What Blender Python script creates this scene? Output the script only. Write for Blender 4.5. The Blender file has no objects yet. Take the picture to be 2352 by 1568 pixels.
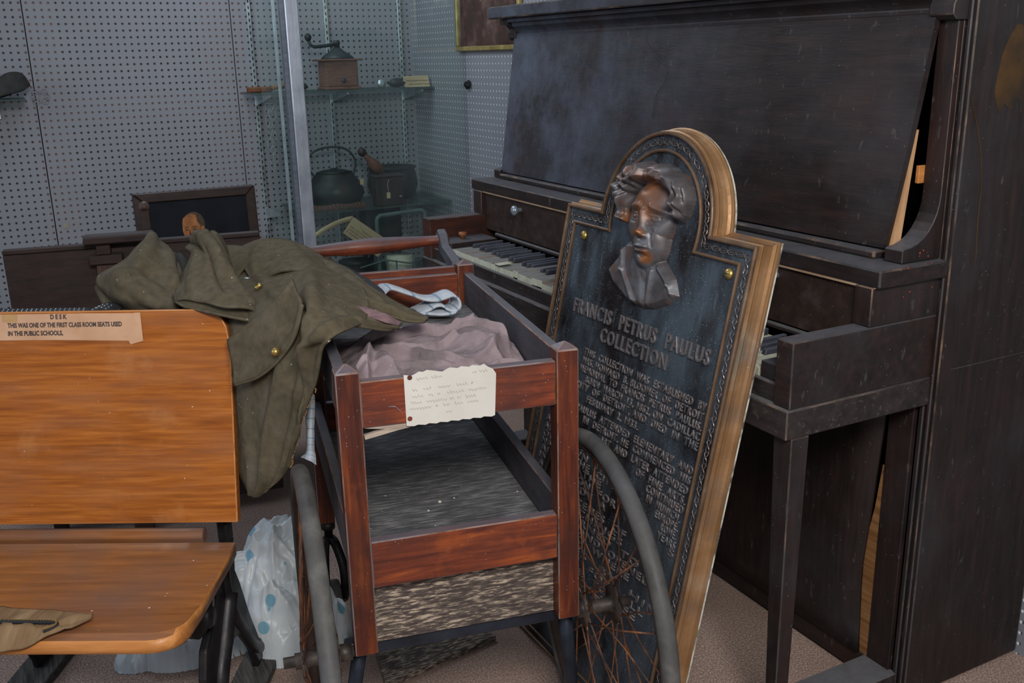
import bpy, bmesh, math, random
import numpy as np
from mathutils import Vector, Matrix, noise
random.seed(7); rng = np.random.RandomState(7)
SC = bpy.context.scene; COL = SC.collection
pi = math.pi

# ------------------------------------------------------------ camera, world, lights, exposure
FOC, YAW, PIT, ROL = 2230.3, .479948, .287286, -.0223127
CAMP = np.array([0, 0, 1.224])
def cam_rot():
    a, b, g = YAW, PIT, ROL
    fw = np.array([math.sin(a)*math.cos(b), math.cos(a)*math.cos(b), -math.sin(b)])
    r = np.array([math.cos(a), -math.sin(a), 0]); d = np.cross(fw, r)
    cg, sg = math.cos(g), math.sin(g)
    return np.array([[cg, -sg, 0], [sg, cg, 0], [0, 0, 1]]) @ np.array([r, d, fw])
RC = cam_rot()
cam = bpy.data.cameras.new('camera'); co = bpy.data.objects.new('camera', cam); COL.objects.link(co)
cam.sensor_width = 36; cam.lens = FOC/2352*36; cam.clip_start = .02
mw = Matrix.Identity(4)
for i in range(3):
    mw[i][0] = RC[0][i]; mw[i][1] = -RC[1][i]; mw[i][2] = -RC[2][i]; mw[i][3] = CAMP[i]
co.matrix_world = mw; SC.camera = co

wd = bpy.data.worlds.new('room_light'); SC.world = wd; wd.use_nodes = True
wd.node_tree.nodes['Background'].inputs[0].default_value = (.80, .87, 1, 1)
wd.node_tree.nodes['Background'].inputs[1].default_value = .42
def area(name, loc, target, size, power, color):
    l = bpy.data.lights.new(name, 'AREA'); l.shape = 'RECTANGLE'; l.size, l.size_y = size; l.energy = power; l.color = color
    o = bpy.data.objects.new(name, l); COL.objects.link(o); o.location = loc
    o.rotation_euler = (Vector(target)-Vector(loc)).to_track_quat('-Z', 'Y').to_euler()
area('ceiling_lamp_front', (.08, -.4, 1.95), (.95, 1.7, .15), (.7, .5), 48, (1, .96, .91))
area('ceiling_lamp_rear', (.55, 3.45, 2.25), (1.4, 2.9, .9), (.9, .4), 13, (.82, .91, 1))
area('window_light', (-2.3, 2.2, 1.75), (.9, 2.3, .7), (1.2, 1.2), 16, (.72, .84, 1))
SC.view_settings.view_transform = 'Standard'; SC.view_settings.look = 'None'
SC.view_settings.gamma = 1; SC.view_settings.use_curve_mapping = False
SC.view_settings.exposure = 0.0

# ------------------------------------------------------------ points from the survey of the room
def ray(px, py):
    return RC.T @ np.array([(px-1176)/FOC, (py-784)/FOC, 1.])
def at(px, py, dep): return CAMP + ray(px, py)*dep
def on_z(px, py, z): v = ray(px, py); return CAMP + v*(z-CAMP[2])/v[2]
def on_y(px, py, y): v = ray(px, py); return CAMP + v*(y/v[1])

# ------------------------------------------------------------ materials
class NT:
    def __init__(s, name):
        m = bpy.data.materials.new(name); m.use_nodes = True; s.m = m; s.t = m.node_tree; s.n = s.t.nodes
        s.b = s.n['Principled BSDF']
    def N(s, ty, **kw):
        n = s.n.new(ty)
        for k, v in kw.items(): setattr(n, k, v)
        return n
    def L(s, a, b): s.t.links.new(a, b)
    def set(s, sock, v):
        if isinstance(v, bpy.types.NodeSocket): s.L(v, sock)
        else: sock.default_value = v
    def math(s, op, a, b=0., c=0., clamp=False):
        n = s.N('ShaderNodeMath', operation=op, use_clamp=clamp)
        for i, v in enumerate((a, b, c)): s.set(n.inputs[i], v)
        return n.outputs[0]
    def mix(s, fac, a, b):
        n = s.N('ShaderNodeMix', data_type='RGBA'); s.set(n.inputs[0], fac)
        for k, v in ((6, a), (7, b)): s.set(n.inputs[k], (*v, 1) if isinstance(v, tuple) and len(v) == 3 else v)
        return n.outputs[2]
    def coords(s, scale=(1, 1, 1), rnd=True, rot=(0, 0, 0)):
        tc = s.N('ShaderNodeTexCoord'); mp = s.N('ShaderNodeMapping')
        mp.inputs['Scale'].default_value = scale; mp.inputs['Rotation'].default_value = rot; s.L(tc.outputs['Object'], mp.inputs[0])
        if rnd:
            oi = s.N('ShaderNodeObjectInfo'); v = s.N('ShaderNodeVectorMath', operation='SCALE'); v.inputs[0].default_value = (7, 5, 3)
            s.L(oi.outputs['Random'], v.inputs['Scale']); s.L(v.outputs[0], mp.inputs['Location'])
        return mp.outputs[0]
    def noise(s, vec, scale, detail=4, rough=.55, dist=0.):
        n = s.N('ShaderNodeTexNoise'); s.L(vec, n.inputs['Vector']); n.inputs['Scale'].default_value = scale
        n.inputs['Detail'].default_value = detail; n.inputs['Roughness'].default_value = rough; n.inputs['Distortion'].default_value = dist
        return n.outputs['Fac']
    def vor(s, vec, scale, rand=1.):
        n = s.N('ShaderNodeTexVoronoi'); s.L(vec, n.inputs['Vector']); n.inputs['Scale'].default_value = scale
        n.inputs['Randomness'].default_value = rand
        return n.outputs['Distance']
    def rng(s, v, a, b, c=0., d=1.):
        n = s.N('ShaderNodeMapRange'); s.set(n.inputs[0], v)
        for i, x in enumerate((a, b, c, d)): n.inputs[i+1].default_value = x
        return n.outputs[0]
    def ramp(s, v, stops):
        n = s.N('ShaderNodeValToRGB'); s.L(v, n.inputs[0]); e = n.color_ramp.elements
        while len(e) < len(stops): e.new(.5)
        for k, (p, c) in enumerate(stops): e[k].position = p; e[k].color = (*c, 1)
        return n.outputs[0]
    def bump(s, h, strength, dist=.002):
        n = s.N('ShaderNodeBump'); s.L(h, n.inputs['Height']); n.inputs['Strength'].default_value = strength
        n.inputs['Distance'].default_value = dist; s.L(n.outputs[0], s.b.inputs['Normal'])
    def done(s, col, rough=.6, metal=0., spec=None):
        s.set(s.b.inputs['Base Color'], col if isinstance(col, bpy.types.NodeSocket) else (*col, 1))
        s.set(s.b.inputs['Roughness'], rough); s.set(s.b.inputs['Metallic'], metal)
        if spec is not None: s.b.inputs['Specular IOR Level'].default_value = spec
        return s.m

def surf(name, stops, scale=(1, 1, 1), ns=8, detail=5, dist=0., patches=(), specks=(), dust=None, rough=.6, rvar=.12,
         metal=0., bump=(40, .3), spec=.3, rnd=True, rot=(0, 0, 0)):
    """stops: colour ramp of the grain; patches: (colour, vecscale, noise scale, lo, hi, amount); specks: (colour, scale, radius); dust: settles on upward faces"""
    t = NT(name); v = t.coords(scale, rnd, rot); v1 = t.coords((1, 1, 1), rnd)
    g = t.noise(v, ns, detail, .6, dist); c = t.ramp(g, stops)
    for (pc, ps, pn, lo, hi, am) in patches:
        vv = t.coords(ps, rnd); m = t.rng(t.noise(vv, pn, 5, .62), lo, hi, 0, am); c = t.mix(m, c, pc)
    if dust:
        ge = t.N('ShaderNodeNewGeometry'); sp = t.N('ShaderNodeSeparateXYZ'); t.L(ge.outputs['Normal'], sp.inputs[0])
        m = t.math('MULTIPLY', t.rng(sp.outputs[2], .35, .95, 0, dust[1]), t.rng(t.noise(v1, 25, 5, .7), .2, .75, .55, 1))
        c = t.mix(m, c, dust[0])
    for (sc, ss, sr) in specks:
        d = t.vor(v1, ss); k = t.rng(t.noise(v1, ss*.31, 1), .42, .62, 0, 1)
        m = t.math('MULTIPLY', t.rng(d, sr, sr*.6, 0, .8), k); c = t.mix(m, c, sc)
    r = t.rng(t.noise(v1, 14, 4), .3, .7, rough-rvar, rough+rvar)
    if bump: t.bump(t.noise(v, bump[0], 4), bump[1], .001)
    return t.done(c, r, metal, spec)

GREY = (.16, .16, .175)
def piano_mat(name, axis):
    sc = {'x': (1, 9, 9), 'y': (9, 1, 9), 'z': (9, 9, 1)}[axis]
    return surf(name, [(.3, (.011, .008, .008)), (.55, (.020, .013, .012)), (.75, (.034, .018, .015))], sc, 7,
                patches=[((.045, .046, .053), (1, 1, 1), 3.2, .48, .75, .5), ((.13, .125, .13), (3, 3, 1), 22, .63, .75, .5), ((.05, .02, .014), (1, 1, 1), 2.1, .55, .75, .5)],
                specks=[((.19, .18, .19), 75, .085)], dust=((.115, .115, .13), .85), rough=.46, rvar=.12, bump=(30, .35))
M = {}
M['piano_y'] = piano_mat('ebonised_wood_long_grain', 'y')
M['piano_z'] = piano_mat('ebonised_wood_upright_grain', 'z')
def sheen_mat():  # bluish reflected sheen painted into the colour, stronger towards the far end
    m = piano_mat('ebonised_wood_painted_sheen', 'y'); t = m.node_tree; n = t.nodes; b = n['Principled BSDF']; old = b.inputs['Base Color'].links[0].from_socket
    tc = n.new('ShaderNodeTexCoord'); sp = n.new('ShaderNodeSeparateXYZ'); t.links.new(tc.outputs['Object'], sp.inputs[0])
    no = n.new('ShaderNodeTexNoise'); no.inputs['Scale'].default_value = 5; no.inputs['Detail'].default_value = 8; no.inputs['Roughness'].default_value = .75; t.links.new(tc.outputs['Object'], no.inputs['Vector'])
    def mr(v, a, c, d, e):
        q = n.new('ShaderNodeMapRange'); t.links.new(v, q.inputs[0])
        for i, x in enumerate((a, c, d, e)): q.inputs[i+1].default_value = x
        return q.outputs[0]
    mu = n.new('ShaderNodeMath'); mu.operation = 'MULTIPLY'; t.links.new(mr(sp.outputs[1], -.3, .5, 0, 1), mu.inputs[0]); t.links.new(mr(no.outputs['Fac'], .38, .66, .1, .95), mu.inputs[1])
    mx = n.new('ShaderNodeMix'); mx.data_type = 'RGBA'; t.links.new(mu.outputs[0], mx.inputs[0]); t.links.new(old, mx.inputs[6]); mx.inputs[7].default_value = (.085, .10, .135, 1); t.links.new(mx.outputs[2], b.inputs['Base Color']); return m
M['piano_sheen'] = sheen_mat()
M['piano_scuff'] = surf('scuffed_ebonised_wood', [(.3, (.014, .011, .011)), (.7, (.035, .027, .026))], (5, 1.4, 5), 9,
    patches=[((.12, .105, .10), (4, 1.5, 4), 26, .56, .74, .55), ((.012, .008, .008), (1, 1, 1), 4, .5, .7, .6)], dust=((.14, .14, .15), .9), rough=.6, bump=(60, .5))
M['edge'] = surf('worn_edge_wood', [(.42, (.02, .014, .012)), (.55, (.07, .048, .036)), (.72, (.24, .14, .085))], (1, 1, 1), 16, patches=[((.045, .045, .05), (1, 1, 1), 7, .40, .6, .9)], rough=.55, bump=None)
M['edge_tan'] = surf('bare_tan_edge', [(.3, (.30, .19, .12)), (.7, (.42, .29, .19))], (1, 1, 1), 20, rough=.6, bump=None)
M['bare_wood'] = surf('bare_light_wood', [(.3, (.40, .22, .11)), (.7, (.55, .33, .17))], (8, 8, 1), 9, rough=.7)
M['bare_wood_dark'] = surf('bare_honey_wood', [(.3, (.13, .055, .018)), (.7, (.30, .15, .06))], (1, 1, 14), 7, rough=.6)
M['name_board'] = surf('dull_brown_name_board', [(.3, (.018, .012, .010)), (.7, (.040, .023, .018))], (1, 6, 6), 7, patches=[((.10, .085, .085), (1, 1, 1), 9, .56, .75, .6)], specks=[((.3, .28, .27), 90, .09)], rough=.55)
M['mahog'] = surf('brown_piano_mahogany', [(.3, (.035, .012, .008)), (.7, (.075, .022, .013))], (1, 8, 8), 8, dust=((.12, .11, .115), .85),
    patches=[((.02, .01, .009), (1, 1, 1), 5, .45, .7, .8)], rough=.5)
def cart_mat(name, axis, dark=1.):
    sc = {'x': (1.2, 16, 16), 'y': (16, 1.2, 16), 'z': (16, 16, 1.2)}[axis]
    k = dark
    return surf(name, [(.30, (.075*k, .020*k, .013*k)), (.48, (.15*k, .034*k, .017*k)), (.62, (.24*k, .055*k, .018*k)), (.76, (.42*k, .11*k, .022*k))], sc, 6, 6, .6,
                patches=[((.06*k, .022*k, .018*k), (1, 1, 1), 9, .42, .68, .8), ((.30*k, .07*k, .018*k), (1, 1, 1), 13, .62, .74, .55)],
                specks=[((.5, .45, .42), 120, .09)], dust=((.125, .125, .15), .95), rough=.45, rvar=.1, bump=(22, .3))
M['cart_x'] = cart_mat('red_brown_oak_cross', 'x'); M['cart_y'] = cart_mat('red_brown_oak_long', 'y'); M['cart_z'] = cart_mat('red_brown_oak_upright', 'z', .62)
M['cart_side'] = surf('grimed_cart_side', [(.3, (.035, .03, .033)), (.7, (.08, .065, .07))], (10, 1.5, 10), 7, patches=[((.10, .11, .14), (1, 1, 1), 4, .4, .7, .6)], dust=((.13, .13, .15), .8), specks=[((.5, .48, .45), 110, .1)], rough=.6)
M['cart_edge'] = surf('rubbed_cart_edge', [(.35, (.10, .045, .03)), (.6, (.32, .17, .11))], (1, 1, 1), 18, patches=[((.15, .15, .17), (1, 1, 1), 9, .4, .6, .8)], rough=.6, bump=None)
M['shelf_dusty'] = surf('dusty_tray_board', [(.25, (.05, .05, .053)), (.5, (.12, .12, .125)), (.68, (.30, .30, .305))], (3, 22, 22), 8, 7, patches=[((.03, .028, .03), (1, 1, 1), 6, .5, .7, .7)], specks=[((.7, .7, .7), 60, .09)], rough=.7, bump=(40, .4))
M['worn_ply'] = surf('worn_bleached_plywood', [(.40, (.055, .042, .038)), (.52, (.11, .084, .072)), (.58, (.33, .265, .20)), (.72, (.56, .46, .35))], (6, 36, 36), 8, 8, .4, patches=[((.06, .047, .043), (1, 1, 1), 8, .50, .72, .7)], rough=.8, bump=(30, .6), rot=(0, .25, 0))
M['raw_board'] = surf('split_raw_board', [(.3, (.26, .20, .16)), (.7, (.50, .42, .34))], (2, 20, 20), 8, rough=.8)
M['desk'] = surf('orange_varnished_oak', [(.3, (.21, .056, .007)), (.5, (.32, .092, .010)), (.68, (.43, .142, .023))], (1.3, 22, 22), 6, 7, .25,
    patches=[((.30, .12, .05), (1.5, 1, 6), 3.5, .45, .75, .65), ((.55, .28, .12), (1, 1, 1), 7, .6, .78, .35), ((.20, .07, .025), (.6, 1, 5), 8, .6, .72, .5)],
    specks=[((.8, .75, .68), 40, .05)], rough=.36, rvar=.08, bump=(14, .25))
M['desk_seat'] = surf('orange_brown_seat_wood', [(.3, (.20, .075, .022)), (.55, (.30, .115, .035)), (.72, (.38, .15, .045))], (1.2, 16, 16), 5, 6, .3,
    patches=[((.17, .095, .07), (1, 1, 1), 3.2, .40, .64, .85), ((.55, .25, .09), (1, 1, 1), 9, .66, .8, .3)], specks=[((.85, .8, .75), 38, .07)], rough=.35, rvar=.07, bump=(14, .25))
M['desk_edge'] = surf('bright_rounded_edge', [(.3, (.36, .13, .03)), (.7, (.60, .26, .08))], (1, 10, 10), 6, rough=.35)
M['iron'] = surf('black_cast_iron', [(.3, (.008, .008, .010)), (.7, (.026, .024, .026))], (1, 1, 1), 18, patches=[((.06, .045, .04), (1, 1, 1), 11, .55, .75, .6)], rough=.42, metal=.35, bump=(60, .4))
M['iron_blue'] = surf('black_enamelled_tube', [(.3, (.010, .012, .018)), (.7, (.035, .042, .06))], (1, 1, 1), 12, rough=.35, metal=.3)
M['rust'] = surf('rusty_spoke_steel', [(.3, (.045, .028, .024)), (.5, (.13, .055, .03)), (.68, (.30, .10, .03))], (1, 1, 1), 22, patches=[((.20, .18, .18), (1, 1, 1), 30, .55, .7, .6)], rough=.7, metal=.2)
M['rim_dark'] = surf('dark_rusted_rim', [(.3, (.018, .013, .012)), (.6, (.055, .028, .018)), (.75, (.14, .055, .025))], (1, 1, 1), 16, rough=.7)
M['hub'] = surf('greasy_hub_metal', [(.3, (.02, .018, .018)), (.7, (.13, .105, .09))], (1, 1, 1), 30, rough=.5, metal=.5)
M['tyre'] = surf('old_grey_rubber', [(.3, (.035, .034, .032)), (.55, (.068, .066, .062)), (.75, (.13, .125, .115))], (1, 1, 1), 14, patches=[((.085, .09, .105), (1, 1, 1), 5, .5, .75, .6)], rough=.62, bump=(80, .6))
M['khaki'] = surf('olive_wool', [(.3, (.070, .057, .036)), (.7, (.115, .096, .062))], (1, 1, 1), 60, patches=[((.13, .125, .11), (1, 1, 1), 9, .52, .78, .5), ((.04, .036, .024), (1, 1, 1), 5, .5, .7, .5)],
    specks=[((.75, .73, .66), 55, .085)], rough=.95, rvar=.03, bump=(900, .5), spec=.15)
M['lining'] = surf('dusty_pink_lining', [(.3, (.12, .075, .085)), (.7, (.22, .14, .15))], (4, 20, 4), 12, rough=.8, spec=.2)
M['mauve'] = surf('mauve_cotton', [(.3, (.20, .155, .165)), (.6, (.30, .235, .25)), (.8, (.38, .31, .33))], (1, 1, 1), 9, patches=[((.115, .10, .10), (1, 1, 1), 11, .48, .66, .85)], specks=[((.8, .78, .72), 60, .08)], rough=.9, bump=(700, .4), spec=.2)
M['black_cloth'] = surf('black_felt', [(.3, (.012, .013, .016)), (.7, (.03, .032, .038))], (1, 1, 1), 20, specks=[((.7, .7, .7), 70, .09)], rough=.85)
M['tan_cloth'] = surf('tan_twill', [(.3, (.15, .09, .045)), (.55, (.25, .16, .085)), (.75, (.36, .25, .145))], (14, 2, 1), 3, rough=.9, bump=(600, .4), spec=.2)
M['carpet'] = surf('brown_carpet', [(.3, (.15, .098, .078)), (.5, (.31, .22, .18)), (.7, (.56, .44, .38))], (1, 1, 1), 260, 3, patches=[((.18, .12, .10), (1, 1, 1), 3, .4, .7, .5)], specks=[((.55, .5, .42), 30, .03)], rough=.95, bump=(300, .9), spec=.1)
M['alu'] = surf('satin_aluminium', [(.3, (.42, .46, .53)), (.7, (.55, .59, .66))], (12, 12, 1), 8, patches=[((.32, .36, .42), (1, 1, 1), 6, .5, .7, .5)], rough=.38, metal=.55)
M['alu_edge'] = surf('bright_aluminium_edge', [(.3, (.7, .74, .8)), (.7, (.85, .88, .92))], (1, 1, 1), 8, rough=.25, metal=.8, bump=None)
M['alu_dark'] = surf('shaded_channel', [(.3, (.12, .14, .17)), (.7, (.2, .22, .26))], (1, 1, 8), 8, rough=.5, metal=.5)
M['steel'] = surf('zinc_bracket_steel', [(.3, (.35, .42, .45)), (.7, (.6, .68, .7))], (1, 1, 1), 30, rough=.3, metal=.8)
M['black'] = surf('plain_black', [(.3, (.004, .004, .004)), (.7, (.008, .008, .009))], rough=.7, bump=None)
M['bronze'] = surf('dark_bronze_plate', [(.3, (.009, .008, .010)), (.7, (.022, .018, .019))], (1, 1, 1), 9,
    patches=[((.085, .112, .14), (2.2, 1, 1), 5.0, .36, .60, .85), ((.13, .18, .21), (6, 1.2, 1), 6, .60, .78, .8), ((.03, .018, .014), (1, 1, 1), 12, .55, .7, .4)],
    specks=[((.75, .85, .95), 190, .14), ((.5, .6, .7), 420, .17)], rough=.42, metal=.35, bump=(220, .5))
M['bronze_letter'] = surf('raised_bronze_letter', [(.3, (.12, .105, .11)), (.7, (.22, .195, .195))], (1, 1, 1), 40, patches=[((.10, .14, .17), (2, 1, 1), 7, .5, .7, .6)], rough=.4, metal=.5, bump=None)
M['bronze_bust'] = surf('rubbed_bronze_relief', [(.3, (.045, .038, .038)), (.7, (.10, .088, .09))], (1, 1, 1), 20, patches=[((.20, .065, .02), (1, 1, 1), 9, .55, .68, .9), ((.13, .15, .18), (1, 1, 1), 14, .5, .75, .7)], specks=[((.8, .85, .9), 200, .1)], rough=.42, metal=.3, bump=(60, .2))
def bust_mat():
    t = NT('rubbed_bronze_relief'); v = t.coords((1, 1, 1), False); tc = t.N('ShaderNodeTexCoord')
    c = t.ramp(t.noise(v, 30, 5), [(.3, (.055, .048, .050)), (.7, (.12, .105, .108))])
    c = t.mix(t.rng(t.noise(v, 16, 5), .48, .7, 0, .8), c, (.17, .19, .215))
    c = t.mix(t.rng(t.noise(v, 26, 4), .56, .7, 0, .8), c, (.14, .065, .035))
    for p, r0 in (((.012, .972, .028), .058), ((.030, .903, .045), .016), ((.045, .862, .03), .020), ((-.06, .925, .01), .02)):
        d = t.N('ShaderNodeVectorMath', operation='DISTANCE'); t.L(tc.outputs['Object'], d.inputs[0]); d.inputs[1].default_value = p
        m = t.math('MULTIPLY', t.rng(d.outputs['Value'], r0, r0*.5), t.rng(t.noise(v, 40, 4), .25, .6, .35, 1)); c = t.mix(m, c, (.21, .075, .022))
    t.bump(t.noise(v, 90, 4), .25, .001)
    return t.done(c, .44, .3)
M['bronze_bust2'] = bust_mat()
M['frieze'] = surf('frieze_bronze', [(.3, (.07, .058, .055)), (.7, (.17, .145, .14))], (1, 1, 1), 60, rough=.4, metal=.5, bump=None)
M['rim_bronze'] = surf('brown_bronze_rim', [(.3, (.085, .048, .028)), (.6, (.17, .105, .065)), (.8, (.24, .18, .14))], (1, 1, 1), 16, rough=.42, metal=.4, bump=None)
M['gold'] = surf('tarnished_brass_moulding', [(.3, (.20, .10, .038)), (.55, (.32, .18, .085)), (.75, (.42, .31, .21))], (1, 1, 1), 7, patches=[((.17, .13, .11), (1, 1, 1), 9, .5, .7, .8), ((.12, .16, .13), (1, 1, 1), 14, .62, .75, .6)], specks=[((.9, .9, .85), 90, .06)], rough=.42, metal=.45, bump=(50, .2))
M['plaster'] = surf('chipped_plaster_edge', [(.4, (.10, .08, .06)), (.55, (.55, .55, .48))], (1, 1, 1), 25, rough=.8)
M['brass'] = surf('brass_screw', [(.3, (.30, .19, .05)), (.7, (.5, .36, .12))], ns=20, rough=.35, metal=.8)
M['ivory'] = surf('aged_ivory', [(.3, (.42, .43, .34)), (.7, (.60, .61, .49))], (1, 1, 1), 40, patches=[((.20, .15, .10), (1, 1, 1), 25, .6, .75, .7)], rough=.4, bump=None)
M['keytop_wood'] = surf('bare_keytop_wood', [(.3, (.10, .075, .065)), (.5, (.20, .15, .125)), (.7, (.36, .28, .22))], (2, 16, 4), 10, rough=.7)
M['keytop_grey'] = surf('dusty_keytop', [(.3, (.13, .13, .125)), (.7, (.26, .25, .24))], (2, 10, 4), 12, rough=.6, bump=None)
M['ebony'] = surf('dusty_ebony', [(.3, (.022, .024, .032)), (.7, (.05, .054, .07))], (1, 1, 1), 30, dust=((.085, .092, .12), .9), rough=.5, bump=None)
M['paper'] = surf('cream_card', [(.3, (.52, .50, .45)), (.7, (.60, .58, .53))], (1, 1, 1), 12, patches=[((.45, .38, .28), (1, 1, 1), 9, .62, .8, .5)], rough=.8, bump=None)
M['label'] = surf('peach_label_paper', [(.3, (.46, .26, .15)), (.7, (.58, .36, .23))], (1, 1, 1), 10, patches=[((.40, .20, .08), (1, 1, 1), 22, .55, .75, .7)], rough=.7, bump=None)
M['tape'] = surf('yellowed_tape', [(.3, (.36, .21, .08)), (.7, (.46, .29, .13))], (1, 1, 1), 30, rough=.35, bump=None)
M['kraft'] = surf('buff_card', [(.3, (.34, .26, .15)), (.7, (.46, .37, .23))], (1, 1, 1), 12, rough=.8, bump=None)
M['ink'] = surf('typed_ink', [(.3, (.03, .022, .025)), (.7, (.06, .045, .045))], rough=.8, bump=None)
M['pencil'] = surf('faded_ink', [(.3, (.30, .27, .25)), (.7, (.40, .37, .34))], ns=60, rough=.9, bump=None)
M['mill_wood'] = surf('mill_box_wood', [(.3, (.10, .045, .032)), (.7, (.19, .085, .055))], (3, 3, 12), 10, rough=.55)
M['grey_iron'] = surf('dull_grey_iron', [(.3, (.02, .026, .03)), (.7, (.055, .065, .07))], ns=20, rough=.55, metal=.3)
M['dark_ware'] = surf('blackened_cookware', [(.3, (.006, .010, .010)), (.7, (.022, .028, .028))], ns=15, patches=[((.05, .03, .03), (1, 1, 1), 8, .5, .7, .5)], rough=.5, metal=.2, bump=None)
M['stove_green'] = surf('green_grey_enamel', [(.3, (.05, .085, .085)), (.7, (.09, .13, .13))], ns=20, patches=[((.14, .08, .05), (1, 1, 1), 25, .6, .75, .7)], rough=.5)
M['husk'] = surf('dried_husk', [(.3, (.12, .06, .025)), (.7, (.30, .18, .09))], (1, 1, 8), 12, rough=.85)
M['shelf_glass'] = surf('dusty_shelf_board', [(.3, (.06, .08, .085)), (.7, (.13, .15, .155))], ns=12, rough=.5, bump=None)
def shelf_mat():
    m = surf('dusty_shelf_pane', [(.3, (.06, .08, .085)), (.7, (.13, .15, .155))], ns=12, rough=.4, bump=None); t = m.node_tree; out = t.nodes['Material Output']; b = t.nodes['Principled BSDF']
    tr = t.nodes.new('ShaderNodeBsdfTransparent'); tr.inputs[0].default_value = (.86, .95, .92, 1); mx = t.nodes.new('ShaderNodeMixShader'); mx.inputs[0].default_value = .38
    t.links.new(tr.outputs[0], mx.inputs[1]); t.links.new(b.outputs[0], mx.inputs[2]); t.links.new(mx.outputs[0], out.inputs[0]); return m
M['shelf_glass'] = shelf_mat()
M['green_edge'] = surf('green_glass_edge', [(.3, (.008, .03, .02)), (.7, (.02, .06, .04))], ns=12, rough=.2, bump=None)
M['walnut'] = surf('dark_walnut', [(.3, (.014, .009, .008)), (.7, (.034, .017, .014))], (1.5, 12, 12), 8, patches=[((.05, .035, .028), (1, 1, 8), 14, .6, .75, .5)], dust=((.05, .04, .04), .7), rough=.5)
M['walnut_z'] = surf('dark_walnut_upright', [(.3, (.026, .015, .012)), (.5, (.065, .034, .026)), (.7, (.13, .075, .055))], (30, 30, 1.2), 8, dust=((.05, .04, .04), .7), rough=.5)
M['brown_leather'] = surf('brown_leather', [(.3, (.09, .03, .012)), (.7, (.17, .06, .02))], ns=20, rough=.5)
M['greycloth'] = surf('dark_grey_felt', [(.3, (.018, .018, .018)), (.7, (.04, .038, .036))], ns=20, rough=.9)
M['gilt'] = surf('gilt_frame', [(.3, (.30, .22, .06)), (.7, (.55, .44, .18))], ns=20, rough=.35, metal=.6)
M['clear_tape'] = surf('clear_tape_residue', [(.3, (.30, .34, .36)), (.7, (.48, .52, .54))], ns=30, rough=.3, bump=None)
M['grey_plank'] = surf('grey_weathered_plank', [(.35, (.03, .028, .026)), (.6, (.085, .078, .072)), (.75, (.16, .15, .14))], (24, 1.5, 24), 8, 7, rough=.8, bump=(30, .6))
M['crystal'] = surf('glass_knob', [(.3, (.22, .28, .34)), (.7, (.4, .46, .52))], rough=.08, metal=.6, bump=None)
M['copper_knob'] = surf('turned_brown_knob', [(.3, (.16, .05, .02)), (.7, (.28, .1, .04))], rough=.35, bump=None)
M['red_spot'] = surf('red_paint_fleck', [(.3, (.35, .03, .015)), (.7, (.5, .05, .03))], rough=.5, bump=None)

def glass_mat():
    t = NT('greenish_case_glass'); t.n.remove(t.b); out = t.n['Material Output']
    tr = t.N('ShaderNodeBsdfTransparent'); tr.inputs[0].default_value = (.94, .985, .972, 1)
    gl = t.N('ShaderNodeBsdfGlossy'); gl.inputs['Roughness'].default_value = .03
    fr = t.N('ShaderNodeFresnel'); fr.inputs[0].default_value = 1.6
    df = t.N('ShaderNodeBsdfDiffuse'); df.inputs[0].default_value = (.5, .62, .65, 1)
    v = t.coords((1, 1, 1), False); k = t.rng(t.noise(v, 3.2, 4), .4, .75, .008, .045)
    m1 = t.N('ShaderNodeMixShader'); ge = t.N('ShaderNodeNewGeometry'); t.L(t.math('MULTIPLY', t.math('MULTIPLY', fr.outputs[0], 1.4, clamp=True), t.math('SUBTRACT', 1., ge.outputs['Backfacing'])), m1.inputs[0]); t.L(tr.outputs[0], m1.inputs[1]); t.L(gl.outputs[0], m1.inputs[2])
    m2 = t.N('ShaderNodeMixShader'); t.L(k, m2.inputs[0]); t.L(m1.outputs[0], m2.inputs[1]); t.L(df.outputs[0], m2.inputs[2])
    t.L(m2.outputs[0], out.inputs[0]); return t.m
M['glass'] = glass_mat()

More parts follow.
